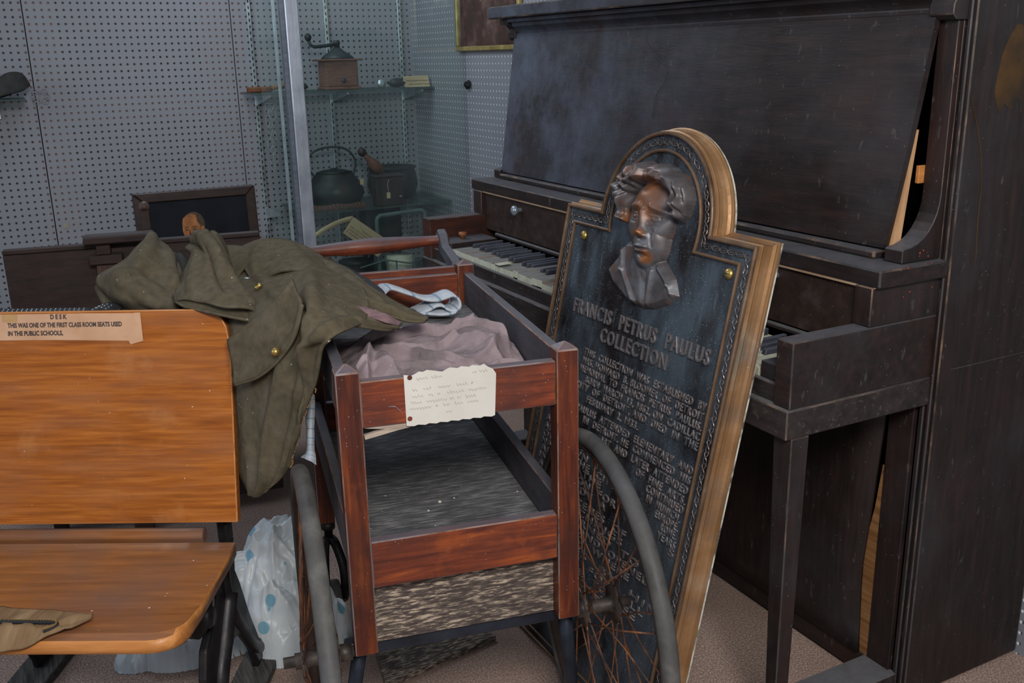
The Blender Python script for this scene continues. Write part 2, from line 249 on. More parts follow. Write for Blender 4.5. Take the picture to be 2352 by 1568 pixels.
def peg_mat(name, ax, ou, ov, side=False):
    """painted pegboard: 1-inch grid of drilled holes"""
    t = NT(name); tc = t.N('ShaderNodeTexCoord'); sp = t.N('ShaderNodeSeparateXYZ'); t.L(tc.outputs['Object'], sp.inputs[0])
    P = .0254; u = sp.outputs[ax]; w = sp.outputs[2]
    def fr(s, o): return t.math('SUBTRACT', t.math('FRACT', t.math('ADD', t.math('DIVIDE', t.math('SUBTRACT', s, o), P), .5)), .5)
    du, dv = fr(u, ou), fr(w, ov)
    d = t.math('SQRT', t.math('ADD', t.math('MULTIPLY', du, du), t.math('MULTIPLY', dv, dv)))
    hole = t.rng(d, .185, .125)
    rim = t.math('MULTIPLY', t.rng(d, .24, .18), 1.0)
    vv = t.coords((1, 1, 1), False)
    base = t.ramp(t.noise(vv, 1.6, 5), [(.3, (.20, .213, .24)), (.7, (.235, .243, .268))])
    base = t.mix(t.rng(t.noise(vv, 9, 5, .7), .62, .8, 0, .35), base, (.20, .19, .18))
    base = t.mix(t.rng(t.noise(vv, 45, 5, .7), .72, .82, 0, .25), base, (.16, .15, .14))
    if side:
        hc = t.mix(t.rng(du, -.09, .02), (.035, .045, .05), (.75, .82, .85)); rimc = (.19, .21, .23)  # lit edge and shaded half of each hole painted into its colour
    else:
        # holes over the hidden battens show brown hardboard, those between them are black
        def band(s, a, b, e=.004): return t.math('MULTIPLY', t.rng(s, a-e, a+e), t.rng(s, b+e, b-e))
        k = t.math('MAXIMUM', t.math('MAXIMUM', band(u, .155, .285), band(u, .815, .985)), band(w, 1.005, 1.105))
        rnd = t.noise(t.coords((40, 40, 40), False), 1.3, 1)
        br = t.mix(t.rng(rnd, .35, .65), (.06, .045, .045), (.17, .065, .05))
        hc = t.mix(k, (.006, .007, .010), br); rimc = (.16, .165, .19)
    c = t.mix(t.math('MULTIPLY', rim, .7), base, rimc); c = t.mix(hole, c, hc)
    t.bump(t.math('MULTIPLY', hole, -1.), .6, .003)
    return t.done(c, .55)
M['peg_back'] = peg_mat('pegboard_back', 0, .292, 1.447)
M['peg_side'] = peg_mat('pegboard_side', 1, .01, 1.447, True)

def bag_mat():
    t = NT('white_plastic_blue_dots'); v = t.coords((1, 1, 1), False)
    c = t.ramp(t.noise(v, 7, 4), [(.3, (.50, .56, .60)), (.7, (.62, .67, .69))])
    c = t.mix(t.rng(t.noise(v, 13, 4), .55, .75, 0, .5), c, (.52, .48, .40))
    c = t.mix(t.rng(t.vor(v, 15, .9), .215, .20), c, (.20, .40, .52))
    c = t.mix(t.rng(t.noise(v, 5, 2), .68, .74, 0, .8), c, (.25, .45, .6))
    t.bump(t.noise(v, 30, 4), .3, .004)
    return t.done(c, .38)
M['bag'] = bag_mat()
def stripe_mat():
    t = NT('blue_striped_white_cotton'); tc = t.N('ShaderNodeTexCoord'); sp = t.N('ShaderNodeSeparateXYZ'); t.L(tc.outputs['UV'], sp.inputs[0])
    f = t.math('FRACT', t.math('MULTIPLY', sp.outputs[0], 9)); f2 = t.math('FRACT', t.math('MULTIPLY', sp.outputs[1], 3))
    v = t.coords((1, 1, 1), False); c = t.ramp(t.noise(v, 40, 4), [(.3, (.38, .42, .47)), (.7, (.55, .59, .64))])
    c = t.mix(t.math('MULTIPLY', t.rng(t.math('ABSOLUTE', t.math('SUBTRACT', f, .5)), .08, .04), .8), c, (.14, .24, .36))
    c = t.mix(t.math('MULTIPLY', t.rng(t.math('ABSOLUTE', t.math('SUBTRACT', f2, .5)), .06, .03), .6), c, (.16, .22, .28))
    return t.done(c, .9)
M['stripe'] = stripe_mat()
def face_paint():
    t = NT('portrait_canvas'); tc = t.N('ShaderNodeTexCoord'); sp = t.N('ShaderNodeSeparateXYZ'); t.L(tc.outputs['Object'], sp.inputs[0])
    v = t.coords((1, 1, 1), False)
    return t.done(t.ramp(t.noise(v, 12, 4), [(.3, (.008, .010, .014)), (.7, (.014, .017, .024))]), .6, 0., .08)
M['canvas'] = face_paint()
M['paint_skin'] = surf('painted_skin', [(.3, (.20, .075, .02)), (.55, (.34, .13, .04)), (.75, (.42, .18, .07))], ns=40, rough=.5, bump=None)
M['paint_hair'] = surf('painted_hair', [(.3, (.035, .022, .012)), (.7, (.09, .055, .03))], ns=50, rough=.5, bump=None)
M['paint_dark'] = surf('painted_feature', [(.3, (.05, .018, .01)), (.7, (.09, .03, .015))], ns=50, rough=.5, bump=None)
M['print'] = surf('dark_picture_print', [(.3, (.02, .016, .014)), (.55, (.06, .03, .022)), (.7, (.14, .08, .07))], ns=9, rough=.12, bump=None)
M['side_stain'] = M['piano_z']

# ------------------------------------------------------------ builders
SPACE = {}
def root(name, label, cat, loc=(0, 0, 0), mat=None, group=None):
    o = bpy.data.objects.new(name, None); COL.objects.link(o); o.empty_display_size = .05
    m = mat if mat is not None else Matrix.Translation(Vector(loc)); o.matrix_world = m
    o['label'] = label; o['category'] = cat
    if group: o['group'] = group
    SPACE[o] = m.inverted(); return o
def tag(o, label, cat, group=None):
    o['label'] = label; o['category'] = cat
    if group: o['group'] = group
    return o
def link(name, me, mats, parent, local=False, smooth=False, label=None):
    o = bpy.data.objects.new(name, me); COL.objects.link(o)
    for m in (mats if isinstance(mats, (list, tuple)) else [mats]): me.materials.append(M[m] if isinstance(m, str) else m)
    if smooth:
        for p in me.polygons: p.use_smooth = True
    if parent is not None:
        o.parent = parent; inv = SPACE[parent]; SPACE[o] = inv
        if not local: me.transform(inv)
    else:
        SPACE[o] = Matrix.Identity(4)
    if label: o['label'] = label
    return o
def own_origin(o):
    """move a parentless mesh's origin to its base"""
    v = [x.co for x in o.data.vertices]; lo = [min(c[i] for c in v) for i in range(3)]; hi = [max(c[i] for c in v) for i in range(3)]
    p = Vector(((lo[0]+hi[0])/2, (lo[1]+hi[1])/2, lo[2])); o.data.transform(Matrix.Translation(-p)); o.location = p; return o
def raw(name, V, F, mats, parent=None, local=False, smooth=False, label=None, mi=None, fix=True):
    me = bpy.data.meshes.new(name); me.from_pydata([tuple(map(float, v)) for v in V], [], F); me.validate()
    if mi is not None and len(mi) == len(me.polygons):
        for p, k in zip(me.polygons, mi): p.material_index = k
    if fix:
        b = bmesh.new(); b.from_mesh(me); bmesh.ops.recalc_face_normals(b, faces=b.faces); b.to_mesh(me); b.free()
    return link(name, me, mats, parent, local, smooth, label)
def bevel(o, w, seg=1, mat=-1, ang=35):
    md = o.modifiers.new('bevel', 'BEVEL'); md.width = w; md.segments = seg; md.limit_method = 'ANGLE'; md.angle_limit = math.radians(ang); md.material = mat; return o
BF = [(0, 1, 3, 2), (4, 6, 7, 5), (0, 4, 5, 1), (2, 3, 7, 6), (0, 2, 6, 4), (1, 5, 7, 3)]
def bv(x0, x1, y0, y1, z0, z1): return [(x, y, z) for x in (x0, x1) for y in (y0, y1) for z in (z0, z1)]
def box(name, x0, x1, y0, y1, z0, z1, mat, parent=None, local=False, bw=.0012, edge=None, seg=1, label=None):
    mats = [mat] if edge is None else [mat, edge]
    o = raw(name, bv(x0, x1, y0, y1, z0, z1), BF, mats, parent, local, label=label)
    if bw: bevel(o, bw, seg, 1 if edge else -1)
    return o
def hexa(name, V8, mat, parent=None, local=False, bw=.0012, edge=None, label=None):
    """eight corners in box order (x0y0z0, x0y0z1, x0y1z0, x0y1z1, x1...)"""
    o = raw(name, V8, BF, [mat] if edge is None else [mat, edge], parent, local, label=label)
    if bw: bevel(o, bw, 1, 1 if edge else -1)
    return o
def prism_vf(pts, ax, a0, a1):
    n = len(pts); V = []
    for a in (a0, a1):
        for p, q in pts:
            V.append({'x': (a, p, q), 'y': (p, a, q), 'z': (p, q, a)}[ax])
    F = [tuple(range(n)), tuple(range(2*n-1, n-1, -1))] + [(i, i+n, (i+1) % n+n, (i+1) % n) for i in range(n)]
    return V, F
def prism(name, pts, ax, a0, a1, mat, parent=None, local=False, bw=0, edge=None, smooth=False, label=None):
    V, F = prism_vf(pts, ax, a0, a1)
    o = raw(name, V, F, [mat] if edge is None else [mat, edge], parent, local, smooth, label)
    if bw: bevel(o, bw, 1, 1 if edge else -1)
    return o
def frame_of(a, b):
    d = (Vector(b)-Vector(a)).normalized(); up = Vector((0, 0, 1)) if abs(d.z) < .9 else Vector((1, 0, 0))
    s = d.cross(up).normalized(); return s, s.cross(d).normalized(), d
def lathe_vf(prof, a, b, n=20):
    """profile [(t along a-b 0..1, radius)]"""
    a, b = Vector(a), Vector(b); s, u, d = frame_of(a, b); L = (b-a).length; V, F = [], []
    for t, r in prof:
        for k in range(n):
            an = 2*pi*k/n; V.append(tuple(a+d*(t*L)+s*(r*math.cos(an))+u*(r*math.sin(an))))
    m = len(prof)
    for i in range(m-1):
        for k in range(n): F.append((i*n+k, i*n+(k+1) % n, (i+1)*n+(k+1) % n, (i+1)*n+k))
    F.append(tuple(range(n-1, -1, -1))); F.append(tuple((m-1)*n+k for k in range(n)))
    return V, F
def lathe(name, prof, a, b, mat, parent=None, local=False, n=20, label=None, smooth=True):
    V, F = lathe_vf(prof, a, b, n); o = raw(name, V, F, mat, parent, local, smooth, label)
    return o
def tube_vf(pts, r, n=8, closed=False, flat=1.):
    P = [Vector(p) for p in pts]; m = len(P); rr = r if isinstance(r, (list, tuple)) else [r]*m; V, F = [], []
    up = None
    for i in range(m):
        if closed: d = (P[(i+1) % m]-P[i-1]).normalized()
        else: d = (P[min(i+1, m-1)]-P[max(i-1, 0)]).normalized()
        if up is None: up = Vector((0, 0, 1)) if abs(d.z) < .9 else Vector((1, 0, 0))
        s = d.cross(up).normalized(); up = s.cross(d).normalized()
        for k in range(n):
            an = 2*pi*k/n; V.append(tuple(P[i]+s*(rr[i]*math.cos(an))+up*(rr[i]*flat*math.sin(an))))
    for i in range(m if closed else m-1):
        j = (i+1) % m
        for k in range(n): F.append((i*n+k, i*n+(k+1) % n, j*n+(k+1) % n, j*n+k))
    if not closed: F.append(tuple(range(n-1, -1, -1))); F.append(tuple((m-1)*n+k for k in range(n)))
    return V, F
def tube(name, pts, r, mat, parent=None, local=False, n=8, closed=False, flat=1., label=None):
    V, F = tube_vf(pts, r, n, closed, flat); return raw(name, V, F, mat, parent, local, True, label)
def join(parts):
    V, F = [], []
    for v, f in parts:
        k = len(V); V += list(v); F += [tuple(i+k for i in q) for q in f]
    return V, F
def arc(c, r, a0, a1, n, f=lambda p, q: (p, q)):
    return [f(c[0]+r*math.cos(a0+(a1-a0)*i/n), c[1]+r*math.sin(a0+(a1-a0)*i/n)) for i in range(n+1)]
def cspline(P, m):
    """Catmull-Rom resample of control array (n,k) to m rows"""
    P = np.asarray(P, float); n = len(P); out = []
    for t in np.linspace(0, n-1, m):
        i = min(int(t), n-2); f = t-i
        p1, p2 = P[i], P[i+1]; p0 = P[i-1] if i > 0 else 2*p1-p2; p3 = P[i+2] if i+2 < n else 2*p2-p1
        out.append(.5*((2*p1)+(-p0+p2)*f+(2*p0-5*p1+4*p2-p3)*f*f+(-p0+3*p1-3*p2+p3)*f**3))
    return np.array(out)
def patch_grid(C, nu, nv):
    C = np.asarray(C, float); A = np.array([cspline(r, nv) for r in C])   # rows resampled across
    return cspline(A.reshape(len(C), -1), nu).reshape(nu, nv, 3)
def fold_disp(G, amp, scale, seed=0, aniso=(1, 1, 1), sharp=1.):
    nu, nv, _ = G.shape; du = np.gradient(G, axis=0); dv = np.gradient(G, axis=1); N = np.cross(du, dv)
    N /= np.linalg.norm(N, axis=2, keepdims=True)+1e-9
    out = G.copy()
    for i in range(nu):
        for j in range(nv):
            p = Vector((G[i, j]*np.array(aniso)*scale).tolist())+Vector((seed*3.1, seed*1.7, seed))
            a = noise.noise(p); b = noise.noise(p*2.3+Vector((5, 2, 1)))
            h = (1-abs(a)*2)**1*.6+b*.5 if sharp > 1 else a+.4*b
            out[i, j] += N[i, j]*amp*h
    return out
def cloth(name, G, mat, parent=None, th=.004, label=None, sub=0, mats=None, uv=False):
    nu, nv, _ = G.shape; V = G.reshape(-1, 3)
    F = [(i*nv+j, i*nv+j+1, (i+1)*nv+j+1, (i+1)*nv+j) for i in range(nu-1) for j in range(nv-1)]
    o = raw(name, V, F, mats or mat, parent, smooth=True, label=label)
    if uv:
        l = o.data.uv_layers.new(name='UVMap')
        for lp in o.data.loops: k = lp.vertex_index; l.data[lp.index].uv = ((k//nv)/(nu-1), (k % nv)/(nv-1))
    md = o.modifiers.new('thick', 'SOLIDIFY'); md.thickness = th; md.offset = 0
    return o
def text_mesh(body, size, ext=.0003, bevel_d=0, width=None, off=0, sx=1, spacing=1.):
    c = bpy.data.curves.new('t', 'FONT'); c.body = body; c.size = size; c.extrude = ext; c.bevel_depth = bevel_d; c.bevel_resolution = 0; c.offset = off; c.resolution_u = 3; c.space_character = spacing
    o = bpy.data.objects.new('t', c); COL.objects.link(o); dg = bpy.context.evaluated_depsgraph_get()
    me = bpy.data.meshes.new_from_object(o.evaluated_get(dg)); bpy.data.objects.remove(o); bpy.data.curves.remove(c)
    xs = [v.co.x for v in me.vertices]
    if xs and width:
        k = width/(max(xs)-min(xs)); x0 = min(xs)
        for v in me.vertices: v.co.x = (v.co.x-x0)*k
    return me
def flat_text(name, body, size, width, origin, ex, ey, mat, parent, ext=.0003, bd=0, off=0, spacing=1.):
    me = text_mesh(body, size, ext, bd, width, off, spacing=spacing); ex, ey = Vector(ex).normalized(), Vector(ey).normalized(); ez = ex.cross(ey)
    m = Matrix.Identity(4)
    for i in range(3): m[i][0], m[i][1], m[i][2], m[i][3] = ex[i], ey[i], ez[i], origin[i]
    me.transform(m); me.name = name
    return link(name, me, mat, parent)

exec_order = []
# ============================================================ THE SETTING
XR, YB = 1.735, 4.232
fl = box('floor', -3, XR, -1.2, YB, -.05, 0, 'carpet', None, bw=0); fl['kind'] = 'structure'
def wall_back():
    w = raw('wall_back', bv(-3, XR+.1, YB+.012, YB+.1, 0, 2.6), BF, 'black'); w['kind'] = 'structure'
    for x0, x1 in ((-3, .172), (.176, .937), (.941, XR)):
        box('pegboard_panel', x0, x1, YB, YB+.011, 0, 2.6, 'peg_back', w, bw=0)
    return w
def wall_right():
    w = raw('wall_right', bv(XR+.012, XR+.1, -1.2, YB+.012, 0, 2.6), BF, 'black'); w['kind'] = 'structure'
    for y0, y1 in ((-1.2, 2.45), (2.454, YB)):
        box('pegboard_panel', XR, XR+.011, y0, y1, 0, 2.6, 'peg_side', w, bw=0)
    return w
WB, WR = wall_back(), wall_right()
# a painted-over butterfly hinge on the panel seam, joined to the wall
def hinge():
    parts = []
    for sx in (-1, 1):
        for k, (dx, dz, r) in enumerate(((.017, .017, .010), (.024, -.002, .010), (.016, -.019, .011))):
            c = (.190+sx*dx, YB-.001, 1.108+dz); pts = [(c[0]+r*math.cos(a), YB-.0015, c[2]+r*math.sin(a)) for a in np.linspace(0, 2*pi, 14)[:-1]]
            parts.append(tube_vf(pts, .0011, 4, True))
            parts.append(lathe_vf([(0, .004), (1, .003)], c, (c[0], c[1]-.003, c[2]), 8))
    parts.append(lathe_vf([(0, .003), (1, .003)], (.190, YB-.002, 1.086), (.190, YB-.002, 1.130), 8))
    V, F = join(parts); raw('painted_hinge', V, F, 'clear_tape' if False else surf('hinge_paint', [(.3, (.17, .18, .21)), (.7, (.30, .31, .34))], ns=60, bump=None), WB)
hinge()
p = on_y(152, 519, YB-.001)
raw('tape_scrap', [(p[0]-.010, YB-.0012, p[2]-.010), (p[0]+.012, YB-.0012, p[2]-.009), (p[0]+.013, YB-.0018, p[2]+.009), (p[0]-.009, YB-.0012, p[2]+.010)], [(0, 1, 2, 3)], surf('old_tape_scrap', [(.3, (.22, .215, .19)), (.7, (.32, .29, .22))], ns=90, bump=None), WB)

# ============================================================ DISPLAY CASE (glass doors, post, standards, shelves)
YG = 3.675
gd = root('display_case', 'aluminium framed glass display case in front of the white pegboard corner', 'display case', (1.32, 3.7, 0))
bevel(box('frame_post', 1.006, 1.054, YG-.03, YG+.018, 0, 1.75, 'alu', gd, bw=.002, edge='alu_edge'), .002, 1, 1)
box('post_channel', .992, 1.005, YG-.016, YG+.012, 0, 1.75, 'alu_dark', gd, bw=.001)
box('glass_pane', .905, .990, YG+.002, YG+.007, .05, 1.72, 'glass', gd, bw=0)
box('glass_pane', 1.056, XR-.0205, YG-.004, YG+.001, .05, 1.72, 'glass', gd, bw=0)
box('post_reflection_strip', .968, .980, YG+.008, YG+.014, .02, 1.72, 'alu', gd, bw=.001)  # solid strip imitating the post's reflection in the narrow pane
box('bottom_track', .9, XR-.003, YG-.02, YG+.02, 0, .048, 'alu', gd, bw=.002)
# smeared tape residue on the narrow pane
sm = []
for k in range(9):
    c_ = (.926+.008*math.sin(k*2.1), 1.055-.026*k); rr_ = (.014-.0008*k, .020)
    sm.append(tube_vf([(c_[0]+rr_[0]*math.cos(a)*(1+.2*math.sin(3*a+k)), YG+.0018, c_[1]+rr_[1]*math.sin(a)*(1+.25*math.cos(2*a+k))) for a in np.linspace(0, 2*pi, 16)[:-1]], .0012, 4, True, flat=.25))
raw('tape_smear', *join(sm), 'clear_tape', gd, smooth=True)
for x in (1.012, 1.338, 1.672):
    s = box('shelf_standard', x-.008, x+.008, YB-.013, YB-.0005, .35, 1.75, 'steel', gd, bw=.001)
    V, F = join([(bv(x-.0022, x+.0022, YB-.0136, YB-.0131, z, z+.012), BF) for z in np.arange(.4, 1.7, .025)])
    raw('slot', V, F, 'black', s)
    for z in (1.088, .612):
        b = prism('shelf_bracket', [(YB-.013, z), (YB-.24, z), (YB-.24, z-.008), (YB-.03, z-.045), (YB-.013, z-.05)], 'x', x-.002, x+.002, 'steel', gd)
box('upper_shelf', .952, XR-.004, 4.002, YB-.014, 1.089, 1.098, 'shelf_glass', gd, bw=.001, edge='green_edge')
box('lower_shelf', 1.08, XR-.006, 3.86, YB-.014, .613, .622, 'shelf_glass', gd, bw=.001, edge='green_edge')
box('base_shelf', 1.06, XR-.006, 3.72, YB-.014, .30, .312, 'shelf_glass', gd, bw=.001)

# coffee mill on the upper shelf
def mill():
    cx, cy, z0 = 1.325, 4.06, 1.0985
    r_ = root('coffee_mill', 'wooden box coffee mill with iron dome and long crank handle on the upper glass-case shelf', 'coffee mill', (cx, cy, z0))
    box('mill_box', cx-.068, cx+.068, cy-.05, cy+.06, z0+.012, z0+.115, 'mill_wood', r_, bw=.002)
    box('base_board', cx-.076, cx+.076, cy-.057, cy+.068, z0, z0+.012, 'mill_wood', r_, bw=.003)
    box('top_board', cx-.088, cx+.088, cy-.068, cy+.078, z0+.115, z0+.123, 'mill_wood', r_, bw=.003)
    d = box('drawer', cx-.060, cx+.060, cy-.053, cy-.049, z0+.016, z0+.062, 'mill_wood', r_, bw=.001)
    lathe('knob', [(0, .004), (.5, .005), (.7, .011), (1, .008)], (cx, cy-.053, z0+.038), (cx, cy-.07, z0+.038), 'grey_iron', d, n=12)
    lathe('dome', [(0, .066), (.08, .068), (.3, .058), (.55, .040), (.8, .022), (1, .014)], (cx, cy, z0+.123), (cx, cy, z0+.168), 'grey_iron', r_, n=24)
    lathe('spindle', [(0, .012), (.5, .012), (.6, .016), (1, .012)], (cx, cy, z0+.165), (cx, cy, z0+.197), 'grey_iron', r_, n=12)
    tube('crank', [(cx, cy, z0+.182), (cx-.05, cy-.01, z0+.176), (cx-.1, cy-.02, z0+.172), (cx-.118, cy-.024, z0+.178), (cx-.126, cy-.026, z0+.196)], .007, 'grey_iron', r_, n=8)
    lathe('crank_knob', [(0, .004), (.2, .011), (.5, .015), (.8, .012), (1, .004)], (cx-.126, cy-.026, z0+.193), (cx-.128, cy-.026, z0+.225), 'dark_ware', r_, n=12)
mill()
def blob(name, c, r, mat, parent=None, amp=.25, seed=1, sc=6, n=(18, 12), label=None):
    V, F = [], []; a, b = n
    for i in range(b+1):
        for j in range(a):
            th = pi*i/b; ph = 2*pi*j/a; q = Vector((math.sin(th)*math.cos(ph), math.sin(th)*math.sin(ph), math.cos(th)))
            k = 1+amp*noise.noise(q*1.7+Vector((seed*5, seed, 0))); V.append((c[0]+q.x*r[0]*k, c[1]+q.y*r[1]*k, c[2]+q.z*r[2]*k))
    for i in range(b):
        for j in range(a): F.append((i*a+j, i*a+(j+1) % a, (i+1)*a+(j+1) % a, (i+1)*a+j))
    me_o = raw(name, V, F, mat, parent, smooth=True, label=label)
    return me_o
def rest(o, z):
    """sit a parentless mesh exactly on height z"""
    lo = min(v.co.z for v in o.data.vertices); o.data.transform(Matrix.Translation((0, 0, z-lo))); return own_origin(o)
ZS = 1.0985
r_ = root('shoe_brush', 'orange-brown shoe brush on the upper shelf, left of the aluminium post', 'brush', (.975, 4.04, ZS))
prism('brush_back', [(.968+.055*math.cos(a)*(1 if math.cos(a) < 0 else .9)+.02, 4.045+.024*math.sin(a)) for a in np.linspace(0, 2*pi, 20)[:-1]], 'z', ZS+.001, ZS+.022, 'brown_leather', r_, bw=.004)
lathe('handle', [(0, .011), (.4, .009), (.8, .013), (1, .009)], (1.035, 4.045, ZS+.016), (1.09, 4.045, ZS+.024), 'husk', r_, n=10)
for k, (px, r, h, lab) in enumerate(((.700, .018, .026, 'small dark lump standing just left of the coffee mill on the upper shelf'),)):
    pass
def shelf_bit(name, x, y, r, lab, cat, mat='grey_iron', seed=1, tagg=None):
    o = blob(name, (x, y, ZS+r[2]), r, mat, None, .35, seed); rest(o, ZS); tag(o, lab, cat)
shelf_bit('iron_horn', 1.155, 4.06, (.035, .02, .016), 'low dark iron piece on the upper shelf between the post and the coffee mill', 'tool', seed=3)
c_ = (1.508, 4.05)
o = raw('pocket_dial', *lathe_vf([(0, .006), (.05, .018), (.9, .018), (1, .012)], (c_[0], c_[1]-.006, ZS+.0185), (c_[0], c_[1]+.006, ZS+.0185), 20), 'steel', smooth=True); rest(o, ZS)
tag(o, 'small round metal disc standing on edge right of the coffee mill', 'disc')
shelf_bit('iron_tool', 1.575, 4.05, (.04, .02, .018), 'small dark knobbly iron tool left of the propped caption card', 'tool', seed=8)
def card(name, label, quad, mat, lines=(), w=.0012, cat='card'):
    """quad: bl, br, tr, tl world points"""
    q = [Vector(p) for p in quad]; n = (q[1]-q[0]).cross(q[3]-q[0]).normalized()
    o = raw(name, [tuple(p) for p in q]+[tuple(p-n*w) for p in q], [(0, 1, 2, 3), (7, 6, 5, 4), (0, 4, 5, 1), (1, 5, 6, 2), (2, 6, 7, 3), (3, 7, 4, 0)], mat)
    tag(o, label, cat); own_origin(o); SPACE[o] = Matrix.Translation(o.location).inverted()
    ex = (q[1]-q[0]).normalized(); ey = (q[3]-q[0]).normalized()
    for body, size, wd, ox, oy in lines:
        flat_text('printed_line', body, size, wd, q[0]+ex*ox+ey*oy+n*.0004, ex, ey, 'ink', o, .0001)
    return o
A = on_z(928, 193, ZS+.0005); yc = 4.03
q0 = on_y(930, 191, yc); q1 = on_y(1003, 190, yc); z0 = ZS
card('caption_card', 'buff caption card with faded handwriting propped at the right end of the upper shelf', [(q0[0], yc, z0), (min(q1[0], XR-.012), yc-.004, z0), (min(q1[0], XR-.012), yc+.02, z0+.046), (q0[0], yc+.02, z0+.046)], 'kraft',
     [('Instruments from the', .009, .12, .012, .026), ('old school house', .009, .1, .02, .010)])
# kettle on the lower shelf
def kettle():
    cx, cy, z0 = 1.275, 4.065, .6225
    r_ = root('kettle', 'blackened iron kettle with tall wire bail handle on the lower case shelf', 'kettle', (cx, cy, z0))
    lathe('kettle_body', [(0, .085), (.08, .108), (.35, .125), (.65, .112), (.85, .09), (.93, .08), (1, .074)], (cx, cy, z0), (cx, cy, z0+.135), 'dark_ware', r_, n=32)
    lathe('lid', [(0, .076), (.5, .05), (.8, .015), (.85, .012), (1, .014)], (cx, cy, z0+.135), (cx, cy, z0+.152), 'dark_ware', r_, n=24)
    tube('spout', [(cx-.09, cy-.01, z0+.05), (cx-.135, cy-.015, z0+.08), (cx-.16, cy-.02, z0+.125)], [.022, .016, .011], 'dark_ware', r_, n=10)
    pts = [(cx-.082, cy, z0+.115), (cx-.112, cy, z0+.165), (cx-.098, cy, z0+.213), (cx-.05, cy, z0+.237), (cx+.02, cy, z0+.24), (cx+.07, cy, z0+.222), (cx+.098, cy, z0+.18), (cx+.092, cy, z0+.135), (cx+.08, cy, z0+.115)]
    tube('bail_handle', cspline(pts, 40), .0048, 'grey_iron', r_, n=8)
    raw('tag', bv(cx+.080, cx+.096, cy-.1, cy-.0985, z0+.085, z0+.11), BF, 'kraft', r_)
kettle()
def pot():
    cx, cy, z0 = 1.545, 4.08, .6225
    r_ = root('iron_pot', 'round black iron cooking pot right of the kettle on the lower case shelf', 'pot', (cx, cy, z0))
    lathe('pot_body', [(0, .07), (.1, .095), (.45, .112), (.8, .104), (.92, .098), (.96, .108), (1, .108)], (cx, cy, z0), (cx, cy, z0+.14), 'dark_ware', r_, n=32)
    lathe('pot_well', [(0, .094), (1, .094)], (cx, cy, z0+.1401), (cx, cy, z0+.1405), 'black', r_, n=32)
    # wooden churn with slanted stick in front
    cx2, cy2 = 1.452, 3.895
    r2 = root('box_camera', 'dark brown leather-covered box with a dangling string tag in front of the black iron pot', 'box', (cx2, cy2, z0))
    box('case_body', cx2-.062, cx2+.062, cy2-.03, cy2+.03, z0, z0+.118, 'walnut', r2, bw=.004)
    box('lid', cx2-.066, cx2+.066, cy2-.033, cy2+.033, z0+.1185, z0+.128, 'walnut', r2, bw=.004)
    tube('tag_string', cspline([(cx2-.005, cy2-.034, z0+.11), (cx2-.013, cy2-.036, z0+.095), (cx2-.012, cy2-.036, z0+.06)], 10), .0012, 'kraft', r2, n=5)
    raw('tag', bv(cx2-.020, cx2-.004, cy2-.037, cy2-.0358, z0+.033, z0+.058), BF, 'kraft', r2)
    raw('bright_catch', bv(cx2+.038, cx2+.05, cy2-.034, cy2-.0315, z0+.035, z0+.040), BF, 'steel', r2)
    r3 = root('wooden_mallet', 'brown wooden masher with round knob end leaning up between kettle and iron pot', 'masher', (1.40, 3.97, z0))
    lathe('handle', [(0, .022), (.35, .024), (.6, .017), (.8, .012), (1, .010)], (1.452, 4.0-.03+.0, z0+.135), (1.375, 3.96, z0+.215), 'mill_wood', r3, n=14)
    lathe('head', [(0, .008), (.2, .016), (.5, .019), (.8, .016), (1, .006)], (1.378, 3.961, z0+.205), (1.362, 3.957, z0+.238), 'walnut', r3, n=14)
pot()
def washboard():
    z0 = .6226
    r_ = root('ribbed_washboard', 'brown ribbed wooden washboard slab lying in front of the kettle', 'washboard', (1.2, 3.9, z0))
    hexa('board', [(1.085, 3.87, z0), (1.085, 3.87, z0+.012), (1.095, 3.92, z0), (1.095, 3.92, z0+.02), (1.345, 3.87, z0), (1.345, 3.87, z0+.010), (1.345, 3.9, z0), (1.345, 3.9, z0+.02)], 'walnut_z', r_)
    for k in range(16):
        x = 1.095+k*.0155; raw('rib', bv(x, x+.007, 3.874, 3.898, z0+.0125, z0+.021+.004*math.sin(k)), BF, 'mill_wood', r_)
washboard()
